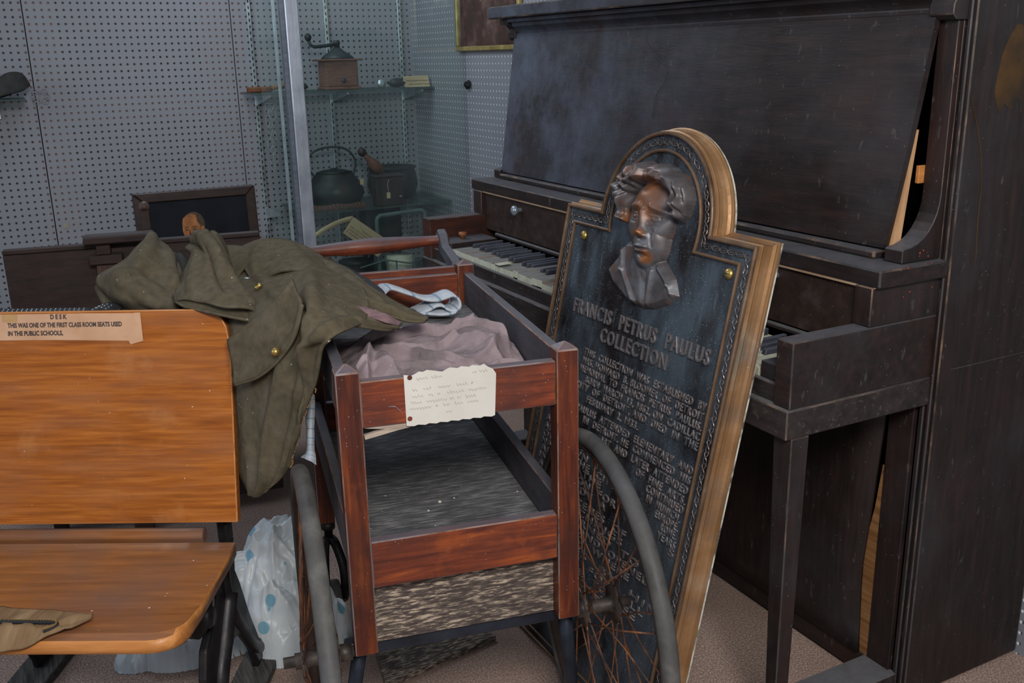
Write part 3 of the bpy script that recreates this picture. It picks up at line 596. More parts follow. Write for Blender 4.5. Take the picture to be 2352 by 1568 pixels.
# curled paper under the lower shelf edge
pts = np.array([[(1.085+.19*t, 3.852-.02*math.sin(t*3), .598-.06*(1-t)**2.2*1.2+.0*s-.022*s) for s in (0, 1)] for t in np.linspace(0, 1, 14)])
o = cloth('curled_paper_strip', pts, 'kraft', None, .0008); own_origin(o); tag(o, 'curled buff paper strip hanging from the front edge of the lower case shelf', 'paper')
def stove():
    y = 3.80
    r_ = root('toy_stove', 'green-grey enamelled tube stand of a toy stove inside the glass case', 'stand', (1.5, y, .3125))
    L0, R0 = 1.36, 1.575
    tube('tube_frame', cspline([(L0, y, .3125), (L0, y, .50), (L0, y, .575), (L0+.012, y, .592), (L0+.03, y, .596), (R0-.03, y, .602), (R0-.01, y, .598), (R0, y, .585), (R0, y, .5), (R0, y, .3125)], 50), .0085, 'stove_green', r_, n=10)
    tube('cross_bar', [(L0, y, .487), (R0, y, .497)], .0055, 'stove_green', r_, n=8)
    for z in (.40, .352):
        tube('wire_shelf_bar', [(L0-.09, y-.015, z-.01), (L0+.02, y-.02, z+.012), (L0+.13, y-.02, z-.014), (R0, y-.015, z+.008)], .0036, 'stove_green', r_, n=6)
    for x in (L0+.03, L0+.07, L0+.15): tube('wire_upright', [(x, y-.018, .3125), (x, y-.018, .405)], .0034, 'stove_green', r_, n=6)
    o = root('black_stew_pot', 'round black pot on the base shelf of the case, behind the cart handle', 'pot', (1.30, 3.9, .3125))
    lathe('pot_body', [(0, .05), (.2, .078), (.6, .085), (.95, .07), (1, .074)], (1.29, 3.9, .3125), (1.29, 3.9, .40), 'dark_ware', o, n=28)
    o2 = root('cream_crock', 'pale cream crock on the base shelf of the glass case', 'crock', (1.50, 3.93, .3125))
    lathe('crock_body', [(0, .05), (.1, .058), (.85, .06), (.92, .056), (1, .058)], (1.50, 3.93, .3125), (1.50, 3.93, .395), 'ivory', o2, n=28)
    o3 = root('black_kettle_stove', 'black iron stove body standing behind the green-grey tube stand', 'stove', (1.45, 3.96, .3125))
    box('stove_box', 1.385, 1.545, 3.99, 4.1, .42, .60, 'dark_ware', o3, bw=.012)
    for x in (1.40, 1.53): box('leg', x-.008, x+.008, 4.0, 4.016, .3125, .425, 'dark_ware', o3, bw=.002)
    for x in (1.40, 1.53): box('leg', x-.008, x+.008, 4.08, 4.096, .3125, .425, 'dark_ware', o3, bw=.002)
stove()
yk = 3.785
ax_ = [on_y(*p, yk) for p in ((788, 535), (868, 590), (900, 558), (812, 498))]
card('caption_card', 'buff typed caption card tilted to the right below the lower case shelf', ax_, 'kraft',
     [('CHILDS STOVE', .010, .06, .065, .048), ('THIS LITTLE STOVE WAS', .009, .105, .008, .036), ('WONDER WHEN THE FAVORITES', .009, .105, .008, .024), ('BY THE EDISON MEMBERS', .009, .095, .008, .012)])
hk = root('corn_husk_bundle', 'bundle of dry brown corn husks beside the foot of the aluminium post', 'husk bundle', (1.10, 3.8, .3125))
for k in range(15):
    a = rng.uniform(-1, 1); b = rng.uniform(0, 1); top = (1.105+a*.045, 3.80+rng.uniform(-.02, .02), .50-.08*b+rng.uniform(-.02, .02)); mid = (1.105+a*.025, 3.80, .44-.05*b); base = (1.105+a*.012, 3.80, .3125)
    tube('husk_leaf', cspline([base, mid, top, (top[0]+a*.02+.006, top[1]-.012, top[2]-.02)], 9), [.004, .007, .011, .013, .012, .011, .009, .006, .002], 'husk', hk, n=6, flat=.3)

# gilt framed picture on the right wall
def wall_picture():
    x1 = XR-.001; y0, y1, z0, z1 = 3.19, 3.735, 1.24, 1.66
    r_ = root('gilt_framed_picture', 'dark picture in a thin gilt frame hung on the right wall above the piano end', 'picture', (x1, (y0+y1)/2, z0))
    t = .018
    for a in ((y0, y1, z0, z0+t), (y0, y1, z1-t, z1)): box('frame_rail', x1-.018, x1-.0005, *a, 'gilt', r_, bw=.003)
    for a in ((y0, y0+t, z0+t, z1-t), (y1-t, y1, z0+t, z1-t)): box('frame_stile', x1-.018, x1-.0005, *a, 'gilt', r_, bw=.003)
    box('picture_print', x1-.008, x1-.001, y0+t, y1-t, z0+t, z1-t, 'print', r_, bw=0)
wall_picture()
o = blob('tape_scrap', (XR-.009, 3.655, 1.110), (.008, .022, .014), 'black', None, .7, 4); own_origin(o); tag(o, 'crumpled scrap of black tape stuck at the edge of the glass on the right wall', 'tape scrap')

# short shelf at the far left with a felt object
ls = root('wall_shelf', 'short glass shelf on a steel bracket at the far left of the pegboard wall', 'shelf', (0, YB-.1, 1.1))
box('shelf_board', -.5, .135, 4.04, YB-.001, 1.100, 1.107, 'shelf_glass', ls, bw=.001, edge='green_edge')
box('shelf_bracket', .030, .046, YB-.02, YB-.0005, 1.03, 1.099, 'steel', ls, bw=.002)
box('shelf_standard', .032, .044, YB-.010, YB-.0006, 1.107, 1.75, 'steel', ls, bw=.001)
C = [[(-.30, 4.10, 1.108), (-.30, 4.15, 1.19), (-.30, 4.20, 1.108)], [(-.05, 4.08, 1.108), (-.05, 4.13, 1.172), (-.05, 4.19, 1.108)], [(.03, 4.08, 1.112), (.03, 4.12, 1.165), (.03, 4.19, 1.108)],
     [(.075, 4.075, 1.122), (.085, 4.12, 1.195), (.085, 4.19, 1.12)], [(.12, 4.08, 1.132), (.13, 4.12, 1.195), (.13, 4.18, 1.14)], [(.142, 4.09, 1.142), (.152, 4.12, 1.165), (.15, 4.16, 1.145)], [(.150, 4.11, 1.147), (.156, 4.12, 1.150), (.153, 4.14, 1.147)]]
o = cloth('felt_slipper', fold_disp(patch_grid(C, 24, 14), .003, 14, 5), 'greycloth', None, .006); own_origin(o); tag(o, 'dark felt slipper shape lying on the short shelf at far left', 'slipper')

# ============================================================ PIANO (front faces -X, long side along Y)
def piano():
    r_ = root('upright_piano', 'large dark upright piano with scuffed finish and missing key tops against the right wall', 'piano', (1.4, 1.84, 0))
    Y0, Y1, YA = 1.08, 2.62, 1.094
    E_ = 'edge'
    # case sides
    box('side_panel', 1.400, 1.733, Y0, 1.112, .008, 1.318, 'piano_z', r_, bw=.0022, edge=E_)
    V, F = join([(bv(1.3945, 1.4005, 1.086, 1.094, .008, 1.31), BF), (bv(1.3945, 1.4005, 1.099, 1.109, .008, 1.31), BF)])
    sb_ = bevel(raw('side_beading', V, F, ['piano_z', E_], r_), .002, 1, 1); sb_['kind'] = 'stuff'
    # panel joint line on the side
    a, b = on_y(2158, 856, Y0), on_y(2351, 808, Y0)
    tube('panel_joint', [(1.43, Y0-.0003, a[2]+.001), (1.6, Y0-.0003, (a[2]+b[2])/2), (1.733, Y0-.0003, b[2])], .0007, 'piano_scuff', r_, n=5)
    box('side_panel', 1.400, 1.733, 2.585, Y1, .008, 1.318, 'piano_z', r_, bw=.003, edge=E_)
    box('back_board', 1.70, 1.733, 1.112, 2.585, .05, 1.31, 'black', r_, bw=0)
    # lid and cornice
    bevel(box('lid', 1.318, 1.733, 1.06, 2.640, 1.3215, 1.3555, 'piano_sheen', r_, bw=0, edge=E_), .004, 2, 1)
    box('top_rail', 1.375, 1.735-.002, 1.112, 2.585, 1.27, 1.3205, 'piano_y', r_, bw=0)
    prof = [(1.376, 1.3205), (1.337, 1.3205), (1.337, 1.311), (1.350, 1.309), (1.353, 1.300)] + [(1.353+.018*math.sin(t*pi/2), 1.300-.018*t) for t in np.linspace(.1, .9, 5)] + [(1.372, 1.281), (1.366, 1.279), (1.366, 1.272), (1.376, 1.272)]
    prism('cornice_moulding', prof, 'y', 1.142, 2.555, 'piano_sheen', r_, bw=.0008)
    for ya, yb in ((1.094, 1.141), (2.556, 2.600)):
        prism('cornice_bracket', [(1.40, 1.3205), (1.338, 1.3205), (1.338, 1.306), (1.356, 1.303), (1.366, 1.292), (1.362, 1.284), (1.362, 1.27), (1.372, 1.262), (1.40, 1.262)], 'y', ya, yb, 'piano_z', r_, bw=.0015, edge=E_)
    # pilasters with scrolled feet
    for ya, yb in ((1.100, 1.138), (2.560, 2.598)):
        arcp = [(1.384-.075*(1-math.cos(t)), .985-.085*math.sin(t)) for t in np.linspace(0, pi/2, 9)]
        prism('pilaster', [(1.40, 1.262), (1.384, 1.262)]+[(1.384, .995)]+arcp+[(1.305, .898), (1.305, .8765), (1.40, .8765)], 'y', ya, yb, 'piano_z', r_, bw=.0012, edge=E_)
    # sloping music-desk panel, twisted forward at the near lower corner
    c = {'bn': (1.322, 1.1505, .893), 'bf': (1.320, 2.568, .893), 'tn': (1.373, 1.1300, 1.272), 'tf': (1.372, 2.568, 1.272)}
    nz, ny = 10, 12; G = np.zeros((nz, ny, 3))
    for i in range(nz):
        for j in range(ny):
            t, s = i/(nz-1), j/(ny-1)
            near = np.array(c['bn'])*(1-t)+np.array(c['tn'])*t; far = np.array(c['bf'])*(1-t)+np.array(c['tf'])*t
            near = near+np.array([0, -.003*math.sin(t*pi), 0])
            G[i, j] = near*(1-s)+far*s; G[i, j, 0] -= .010*math.sin(s*pi)*(1-t)*.4
    o = cloth('music_panel', G, 'piano_sheen', r_, .012)
    for p_ in o.data.polygons: p_.use_smooth = False; o.modifiers['thick'].offset = 0
    hexa('panel_inner_edge', [(1.331, 1.139, .8935), (1.356, 1.1385, 1.09), (1.331, 1.160, .8935), (1.356, 1.142, 1.09), (1.342, 1.139, .8935), (1.362, 1.1385, 1.09), (1.342, 1.160, .8935), (1.362, 1.142, 1.09)], 'bare_wood', r_, bw=0)
    raw('splintered_gap', [(1.3065, 1.60, .892), (1.3065, 1.79, .898), (1.3068, 1.63, .903), (1.3068, 1.57, .899), (1.312, 1.60, .892), (1.312, 1.79, .898), (1.312, 1.63, .903), (1.312, 1.57, .899)],
        [(0, 1, 2, 3), (4, 7, 6, 5), (0, 4, 5, 1), (1, 5, 6, 2), (2, 6, 7, 3), (3, 7, 4, 0)], 'bare_wood', r_)
    box('orange_inner_block', 1.372, 1.39, 1.1385, 1.146, 1.0, 1.03, 'desk_edge', r_, bw=.001)
    box('panel_sill', 1.300, 1.345, 1.155, 2.557, .8755, .890, 'piano_y', r_, bw=.004, edge=E_)
    # scratch wandering down the panel
    sp = []
    for px, py in ((1478, 30), (1489, 66), (1486, 100), (1505, 122), (1520, 142), (1536, 156), (1526, 190), (1507, 222), (1500, 270)):
        v = ray(px, py); n_ = np.array([1, 0, -.14]); P0 = np.array([1.3105, 2, .893]); t = np.dot(P0-CAMP, n_)/np.dot(v, n_); sp.append(tuple(CAMP+v*t-np.array([.0008, 0, 0])))
    # shelf above the fallboard
    box('music_shelf', 1.237, 1.3995, YA-.012, 2.615, .8455, .875, 'piano_y', r_, bw=.003, edge=E_)
    box('shelf_underlip', 1.240, 1.247, YA, 2.56, .8405, .8455, 'edge_tan', r_, bw=.001)
    box('name_board', 1.247, 1.262, 1.132, 2.547, .735, .8405, 'name_board', r_, bw=.001)
    box('felt_rail', 1.236, 1.2465, 1.190, 2.47, .724, .7345, 'piano_scuff', r_, bw=.003)
    for (px, py) in ((1195, 482), (1782, 632)):
        k = on_z(px, py, .8); P_ = CAMP+ray(px, py)*(1.245/ray(px, py)[0])
        o = lathe('fallboard_knob', [(0, .007), (.25, .006), (.45, .009), (.6, .0135), (.85, .0135), (1, .006)], (1.248, P_[1], P_[2]), (1.218, P_[1], P_[2]), 'crystal', r_, n=16, label='clear glass knob on the fallboard')
    # arms: upper blocks and low cheeks
    for (ya, yb) in ((YA, 1.132), (2.547, 2.600)):
        box('arm_block', 1.235, 1.3995, ya, yb, .778, .8452, 'piano_z', r_, bw=.002, edge=E_)
        box('arm', 1.070, 1.3995, ya, yb, .664, .7775, 'mahog' if ya > 2 else 'piano_y', r_, bw=.002, edge=E_)
    # key bed, key slip, key blocks
    box('keybed', 1.064, 1.3995, YA-.002, 2.602, .613, .6635, 'piano_scuff', r_, bw=.0022, edge='edge')
    box('keyslip', 1.078, 1.089, 1.133, 2.546, .664, .695, 'piano_scuff', r_, bw=.0015, edge='edge')
    kb = box('key_block', 1.0905, 1.235, 2.449, 2.546, .664, .722, 'piano_y', r_, bw=.0015, edge=E_)
    lathe('block_knob', [(0, .006), (.4, .007), (.6, .013), (1, .011)], (1.15, 2.50, .7225), (1.15, 2.50, .741), 'copper_knob', kb, n=14)
    box('key_block', 1.0905, 1.235, 1.133, 1.188, .664, .722, 'piano_y', r_, bw=.0015, edge=E_)
    # keys (bass at the far end)
    P = .024115; yk = 2.446
    def key_mesh(top):
        me = bpy.data.meshes.new('white_key'); w = P-.0018
        V = bv(0, .15, -w, 0, -.018, 0)+bv(-.0012, .0004, -w, 0, -.0165, -.0006); F = BF+[tuple(i+8 for i in f) for f in BF]
        me.from_pydata(V, [], F); me.materials.append(M[top]); me.materials.append(M['ivory'])
        for p_ in me.polygons: p_.material_index = 1 if p_.index >= 6 else 0
        b = bmesh.new(); b.from_mesh(me); bmesh.ops.recalc_face_normals(b, faces=b.faces); b.to_mesh(me); b.free(); return me
    km = [key_mesh('keytop_wood'), key_mesh('keytop_grey'), key_mesh('ivory')]
    bme = bpy.data.meshes.new('black_key'); bx = [(0, -.0055, 0), (.004, -.0048, .010), (0, .0055, 0), (.004, .0048, .010), (.095, -.0055, 0), (.095, -.0048, .012), (.095, .0055, 0), (.095, .0048, .012)]
    bme.from_pydata(bx, [], BF); bme.materials.append(M['ebony'])
    b = bmesh.new(); b.from_mesh(bme); bmesh.ops.recalc_face_normals(b, faces=b.faces); b.to_mesh(bme); b.free()
    inv = SPACE[r_]; pat = 'ABCDEFG'; rk = random.Random(3)
    for i in range(52):
        kind = 1 if i < 2 else (0 if rk.random() < .62 else 1)
        if i in (11, 12, 15, 16): kind = 1
        if i > 42: kind = 2
        o = bpy.data.objects.new('white_key', km[kind]); COL.objects.link(o); o.parent = r_
        dz = rk.uniform(-.0012, .0012)+(.004 if i in (15, 19, 20, 23) else 0)
        o.location = inv @ Vector((1.0925, yk-i*P, .708+dz))
        if pat[i % 7] in 'ACDFG' and i < 51:
            o = bpy.data.objects.new('black_key', bme); COL.objects.link(o); o.parent = r_
            md = o.modifiers.new('bevel', 'BEVEL'); md.width = .0012
            o.location = inv @ Vector((1.143+rk.uniform(-.001, .001), yk-(i+1)*P+.0005, .7085+rk.uniform(-.0006, .001)))
    # one lifted strip of ivory
    raw('lifted_ivory_strip', [(1.088, yk-11.1*P, .712), (1.088, yk-12.2*P, .712), (1.125, yk-12.2*P, .7135), (1.125, yk-11.1*P, .7135), (1.088, yk-11.1*P, .7128), (1.088, yk-12.2*P, .7128), (1.125, yk-12.2*P, .7143), (1.125, yk-11.1*P, .7143)],
        [(0, 1, 2, 3), (4, 5, 6, 7), (0, 1, 5, 4), (1, 2, 6, 5), (2, 3, 7, 6), (3, 0, 4, 7)], 'ivory', r_)
    # legs
    def leg(ya, yb):
        hexa('leg', [(1.083, ya+.004, .058), (1.079, ya, .6125), (1.083, yb-.014, .058), (1.079, yb, .6125), (1.112, ya+.004, .058), (1.118, ya, .6125), (1.112, yb-.014, .058), (1.118, yb, .6125)], 'piano_z', r_, bw=.002, edge='edge')
    leg(1.094, 1.137); leg(2.556, 2.60)
    for ya, yb in ((1.100, 1.176), (2.52, 2.595)):
        prism('toe_block', [(1.3995, .002), (1.06, .002), (1.05, .012), (1.05, .04), (1.07, .0575), (1.3995, .0575)], 'y', ya, yb, 'piano_scuff', r_, bw=.003)
    # lower front: pilasters, kick panel with sprung near edge, bottom rail
    box('lower_pilaster', 1.388, 1.3995, 1.113, 1.167, .058, .6125, 'piano_z', r_, bw=.0015, edge=None)
    box('lower_pilaster', 1.388, 1.3995, 2.53, 2.5845, .058, .6125, 'piano_z', r_, bw=.002, edge=E_)
    box('bottom_rail', 1.392, 1.41, 1.177, 2.53, .008, .055, 'piano_y', r_, bw=.002, edge=None)
    nz, ny = 12, 16; G = np.zeros((nz, ny, 3))
    for i in range(nz):
        for j in range(ny):
            t, s = i/(nz-1), j/(ny-1); z = .0575+t*.548
            ynear = float(np.interp(z, (.06, .243, .39, .61), (1.186, 1.192, 1.180, 1.1685)))
            bow = .005*math.exp(-s*9)*math.sin(pi*min(1, t*1.05))**.8
            G[i, j] = (1.386-bow, ynear*(1-s)+2.53*s, z)
    cloth('kick_panel', G, 'piano_z', r_, .007)
    prism('kick_panel_core', [(1.1675, .0585), (1.205, .0585), (1.205, .24), (1.180, .38), (1.171, .47), (1.1685, .47)], 'x', 1.3895, 1.3985, 'bare_wood_dark', r_)
    # flecks of red paint on the near corner
    fl_ = []
    for px, py in ((2113, 581), (2121, 575), (2129, 579), (2112, 588), (2132, 588), (2085, 612), (2087, 617), (2107, 620), (2084, 626), (2105, 627), (2115, 625), (2124, 606), (2140, 604), (2141, 659), (2090, 670), (2075, 682)):
        P_ = on_y(px, py, YA-.0115 if 598 < py < 640 else (1.0995 if py < 598 else YA)); r = rng.uniform(.0006, .0019)
        fl_.append(lathe_vf([(0, r), (1, r*.7)], (P_[0], P_[1], P_[2]), (P_[0], P_[1]-.0004, P_[2]), 7))
    V, F = join(fl_); raw('paint_flecks', V, F, 'red_spot', r_)
    # amber varnish run on the case side
    dr = []
    for path, w in ((((2230, 215), (2250, 330), (2254, 420), (2246, 500), (2240, 600)), .0011),):
        pts = [tuple(on_y(px, py, Y0-.0002)) for px, py in path]; dr.append(tube_vf(cspline(pts, 16), w, 5, flat=.4))
    V, F = join(dr); raw('varnish_run', V, F, surf('amber_varnish_run', [(.3, (.05, .028, .008)), (.7, (.10, .055, .014))], rough=.3, bump=None), r_)
    st_ = [tuple(on_y(px, py, Y0-.0001)) for px, py in cspline([(2337, 55), (2352, 62), (2360, 120), (2356, 190), (2344, 262), (2338, 225), (2322, 252), (2306, 238), (2296, 262), (2284, 216), (2290, 180), (2304, 120), (2322, 80)], 40)]
    raw('varnish_stain', st_+[(x, y-.0002, z) for x, y, z in st_], [tuple(range(40)), tuple(range(79, 39, -1))]+[(i, (i+1) % 40, 40+(i+1) % 40, 40+i) for i in range(40)], surf('amber_stain', [(.35, (.018, .013, .009)), (.55, (.055, .028, .008)), (.7, (.085, .042, .010))], (1, 1, 1), 9, rough=.35, bump=None), r_)
    tr_ = tube('hairline_scratch', cspline(sp, 30), .0006, 'piano_scuff', r_, n=4)
    return r_
piano()

# ============================================================ BRONZE PLAQUE leaning on the piano
MSL = .215; CSL = 1/math.sqrt(1+MSL*MSL)
def plaque():
    ex, ey = Vector((0, -1, 0)), Vector((MSL, 0, 1))*CSL; ez = ex.cross(ey)
    m = Matrix.Identity(4)
    o0 = Vector((.875, 1.485, .0))+Vector((0, 0, .012))
    for i in range(3): m[i][0], m[i][1], m[i][2], m[i][3] = ex[i], ey[i], ez[i], o0[i]
    r_ = root('memorial_plaque', 'tall arched bronze memorial plaque with portrait relief and raised lettering leaning on the piano', 'plaque', mat=m)
    ds = -.012
    W, SH, AC, AR = .295, .937+ds, .934+ds, .172
    def outline(d):
        w, sh, ar = W+d, SH+d, AR+d
        a0 = math.asin((sh-AC)/ar); pts = [(-w, 0-d*.5 if d < 0 else 0), (-w, sh)]
        arcs = [(ar*math.cos(t)+.005, AC+ar*math.sin(t)) for t in np.linspace(pi-a0, a0, 33)]
        return pts+arcs+[(w, sh), (w, 0-d*.5 if d < 0 else 0)]
    V, F = prism_vf(outline(-.003), 'z', -.044, -.006); raw('plate', V, F, 'bronze', r_, True)
    def sweep(name, secs, mat, closed=True):
        """secs: (offset, z) cross-section carried round the outline"""
        rings = [[(x, y, z) for x, y in outline(o)] for o, z in secs]; n = len(rings[0]); V, F = [], []
        for r in rings: V += r
        k = len(rings)
        for i in range(k if closed else k-1):
            for j in range(n): F.append((i*n+j, i*n+(j+1) % n, ((i+1) % k)*n+(j+1) % n, ((i+1) % k)*n+j))
        return raw(name, V, F, mat, r_, True)
    sweep('outer_bead', [(-.006, -.0055), (-.006, -.001), (-.004, .001), (-.001, .001), (.001, -.001), (.001, -.0055)], 'rim_bronze')
    sweep('inner_bead', [(-.037, -.0055), (-.037, -.002), (-.035, -.0002), (-.033, -.0002), (-.031, -.002), (-.031, -.0055)], 'rim_bronze')
    sweep('cove_moulding', [(-.002, -.0058), (.0015, -.0058), (.002, -.010), (.0045, -.011), (.003, -.015), (.0035, -.022), (.006, -.030), (.010, -.034), (.010, -.036), (.013, -.037), (.013, -.041), (-.002, -.041)], 'gold')
    sweep('plaster_backing', [(-.002, -.0412), (.0125, -.0412), (.0125, -.045), (-.002, -.045)], 'plaster')
    # interlaced frieze
    c = np.array(outline(-.0185)[:]); c = c[1:-1]; c = np.vstack([[c[0][0], .02], c, [c[-1][0], .02]])
    seg = np.linalg.norm(np.diff(c, axis=0), axis=1); cum = np.r_[0, np.cumsum(seg)]; L = cum[-1]; N_ = 900
    ss = np.linspace(.004, L-.004, N_); X = np.interp(ss, cum, c[:, 0]); Y = np.interp(ss, cum, c[:, 1])
    tx, ty = np.gradient(X), np.gradient(Y); q = np.hypot(tx, ty); nx, ny = -ty/q, tx/q; parts = []
    for sg in (1, -1):
        a = sg*.0075*np.sin(ss/.042*2*pi)*(.75+.25*np.cos(ss/.042*4*pi)); parts.append(tube_vf([(X[i]+nx[i]*a[i], Y[i]+ny[i]*a[i], -.0045+.001*math.cos(ss[i]/.042*4*pi)) for i in range(N_)], .0011, 4))
    V, F = join(parts); raw('frieze_interlace', V, F, 'frieze', r_, True)
    parts = []
    for s in np.arange(.012, L, .0105):
        x, y = np.interp(s, ss, X), np.interp(s, ss, Y); parts.append(lathe_vf([(0, .0016), (1, .0008)], (x, y, -.006), (x, y, -.0035), 6))
    V, F = join(parts); raw('frieze_studs', V, F, 'frieze', r_, True)
    sc = [(-.219, .880+ds), (.239, .883+ds)]
    for x, y in sc:
        o = lathe('screw_head', [(0, .010), (.4, .010), (.8, .007), (1, .003)], (x, y, -.006), (x, y, .0015), 'brass', r_, True, 18, 'round brass screw head')
        raw('screw_slot', bv(x-.0065, x+.0065, y-.0007, y+.0007, .0008, .0018), BF, 'black', o, True)
    # lettering
    def line(body, x0, x1, y, size, ext, nm='inscription_line'):
        me = text_mesh(body, size, ext, .0004, x1-x0, off=.0003, spacing=1.25); xs0 = min(v.co.x for v in me.vertices)
        ys = [v.co.y for v in me.vertices if True]; hgt = size*.70; top = max(ys); 
        for v in me.vertices: v.co.x += x0-xs0; v.co.y += y; v.co.z += -.006+ext*.6
        if nm == 'inscription_line':
            me.name = nm; o = link(nm, me, 'bronze_letter', r_, True); o['kind'] = 'stuff'; return
        b = bmesh.new(); b.from_mesh(me); left = set(b.verts)
        while left:
            st_ = [left.pop()]; isl = [st_[0]]
            while st_:
                for e_ in st_.pop().link_edges:
                    for q_ in e_.verts:
                        if q_ in left: left.discard(q_); st_.append(q_); isl.append(q_)
            ix = {q_: k for k, q_ in enumerate(isl)}; fs = {f for q_ in isl for f in q_.link_faces}
            raw('raised_letter', [tuple(q_.co) for q_ in isl], [tuple(ix[q_] for q_ in f.verts) for f in fs], 'bronze_letter', r_, True)
        b.free()
    line('FRANCIS  PETRUS  PAULUS', -.208, .236, .722+ds, .040, .0022, 'inscription_title')
    line('COLLECTION', -.094, .125, .684+ds, .040, .0022, 'inscription_title')
    for b_, x0, x1, y in (('THIS  COLLECTION  WAS  ESTABLISHED  BY', -.14, .253, .6445), ('MRS. HOWARD  B. BLOOMER  OF  DETROIT', -.14, .251, .6265), ('A  MEMORIAL  TO  FRANCIS  PETRUS  PAULUS.', -.172, .252, .6090),
            ('BORN  MARCH  13, 1862, ON  CADILLAC', -.118, .252, .5910), ('CITY  OF  DETROIT, AND  DIED  IN  THE', -.148, .252, .5735), ('FEBRUARY  2, 1933.', -.101, .080, .5535),
            ('PAULUS  ATTENDED  ELEMENTARY  AND', -.13, .253, .5290), ('IN  DETROIT. HE  COMMENCED  HIS', -.10, .252, .5110), ('ART  AND  LATER  ATTENDED', -.03, .25, .4915), ('OF  FINE  ARTS.', .10, .25, .4725), ('CONTINUED', .139, .249, .4550), ('IN  MUNICH.', .145, .246, .4375), ('EUROPE.', .178, .246, .4210), ('ROME.', .200, .246, .4045), ('YEARS', .195, .248, .3875), ('S', .232, .248, .3720),
            ('ART  SCHOOL', -.24, -.03, .4725), ('ABLE  TO  DEVOTE', -.24, .02, .4550), ('OUR  OWN  THE', -.24, .03, .4375), ('NAMED  THE  CITY', -.24, .05, .4210), ('ART  OF  THE', -.24, .0, .4045), ('IN  FOREIGN  FOR', -.24, .06, .3875), ('AND  STUDY  A', -.24, .03, .3700),
            ('MANY  SCENES  OF  THE', -.22, .20, .3450), ('AND  ETCHINGS', -.24, .10, .3270), ('HE  RETURNED  TO', -.24, .16, .3095), ('THE  CITY  AND  OPENED', -.24, .20, .2920), ('HIS  STUDIO  WHERE', -.24, .14, .2745), ('BRONZES  BY  HIM', -.24, .24, .2500), ('ARE  KEPT  FOR  ALL', -.24, .20, .2320), ('WHO  CARE  TO  SEE', -.24, .18, .2140), ('THE  WORK', -.24, .10, .1960)):
        line(b_, x0, x1, y+ds, .0205, .0016)
    # portrait relief: a height field
    nx_, ny_ = 200, 220; xs = np.linspace(-.118, .130, nx_); ys = np.linspace(.772, 1.056, ny_)+ds; XX, YY = np.meshgrid(xs, ys); YY0 = YY-ds
    g = lambda cx, cy, rx, ry, a=0.: np.exp(-(((XX-cx)*math.cos(a)+(YY0-cy)*math.sin(a))/rx)**2-((-(XX-cx)*math.sin(a)+(YY0-cy)*math.cos(a))/ry)**2)
    def ell(cx, cy, rx, ry, a=0., p=.5):
        d = (((XX-cx)*math.cos(a)+(YY0-cy)*math.sin(a))/rx)**2+((-(XX-cx)*math.sin(a)+(YY0-cy)*math.cos(a))/ry)**2
        return np.clip(1-d, 0, 1)**p
    def poly(pts, soft=.004):
        """soft inside mask of polygon"""
        pts = np.array(pts); ins = np.zeros(XX.shape, bool); dist = np.full(XX.shape, 9.)
        for i in range(len(pts)):
            a, b = pts[i], pts[(i+1) % len(pts)]
            cond = ((a[1] > YY0) != (b[1] > YY0)) & (XX < (b[0]-a[0])*(YY0-a[1])/(b[1]-a[1]+1e-12)+a[0]); ins ^= cond
            ab = b-a; t = np.clip(((XX-a[0])*ab[0]+(YY0-a[1])*ab[1])/(ab@ab), 0, 1); dist = np.minimum(dist, np.hypot(XX-a[0]-t*ab[0], YY0-a[1]-t*ab[1]))
        return np.where(ins, np.clip(dist/soft, 0, 1), 0)
    def stroke(p0, p1, w): 
        a, b = np.array(p0), np.array(p1); ab = b-a; t = np.clip(((XX-a[0])*ab[0]+(YY0-a[1])*ab[1])/(ab@ab), 0, 1); return np.exp(-(np.hypot(XX-a[0]-t*ab[0], YY0-a[1]-t*ab[1])/w)**2)
    bust = poly([(-.050, .895), (-.076, .862), (-.108, .828), (-.080, .804), (-.022, .781), (.030, .777), (.062, .783), (.100, .800), (.122, .820), (.104, .848), (.068, .872), (.03, .90)], .010)
    H = bust**.6*(.012+.010*g(.0, .86, .06, .06))
    H += .007*stroke((-.058, .885), (-.040, .840), .0045)*bust+.007*stroke((-.040, .840), (.008, .784), .0045)*bust
    H += .006*stroke((.050, .852), (.048, .786), .004)*bust+.006*stroke((.066, .86), (.100, .835), .004)*bust+.004*stroke((.100, .835), (.112, .815), .004)*bust
    H -= .006*stroke((.028, .842), (.036, .79), .007)*bust
    neck = ell(.008, .865, .042, .055, 0, .45); H = np.maximum(H, .022*neck)
    # head ovoid
    face = np.maximum(ell(.012, .945, .064, .074, -.10, .45), ell(.024, .900, .047, .055, -.16, .45)); H = np.maximum(H, .040*face)
    fm = np.clip(face*3, 0, 1)
    H += fm*(.006*g(.012, .985, .040, .018)+.005*stroke((-.030, .962), (.004, .966), .006)+.005*stroke((.036, .968), (.066, .962), .006))
    for cx in (-.014, .046):
        H += fm*(-.010*g(cx, .948, .015, .009)+.0065*ell(cx, .947, .0105, .0062)+.0016*stroke((cx-.012, .9515), (cx+.012, .952), .0016)-.002*g(cx+.002, .948, .0025, .0025))
        H -= fm*.002*stroke((cx-.010, .936), (cx+.010, .935), .0018)
    H += fm*(.009*stroke((.019, .955), (.026, .922), .0065)+.013*g(.0275, .917, .009, .0075)+.006*g(.0185, .913, .0045, .0045)+.006*g(.0370, .914, .0045, .0045)-.004*stroke((.019, .907), (.037, .908), .002))
    H += fm*(.004*g(.028, .896, .020, .010)+.004*stroke((.014, .8925), (.042, .894), .0026)+.0045*stroke((.018, .884), (.040, .8855), .0032)-.0045*stroke((.010, .8885), (.047, .890), .0013)-.004*g(.029, .8775, .012, .003)+.007*g(.031, .864, .013, .009))
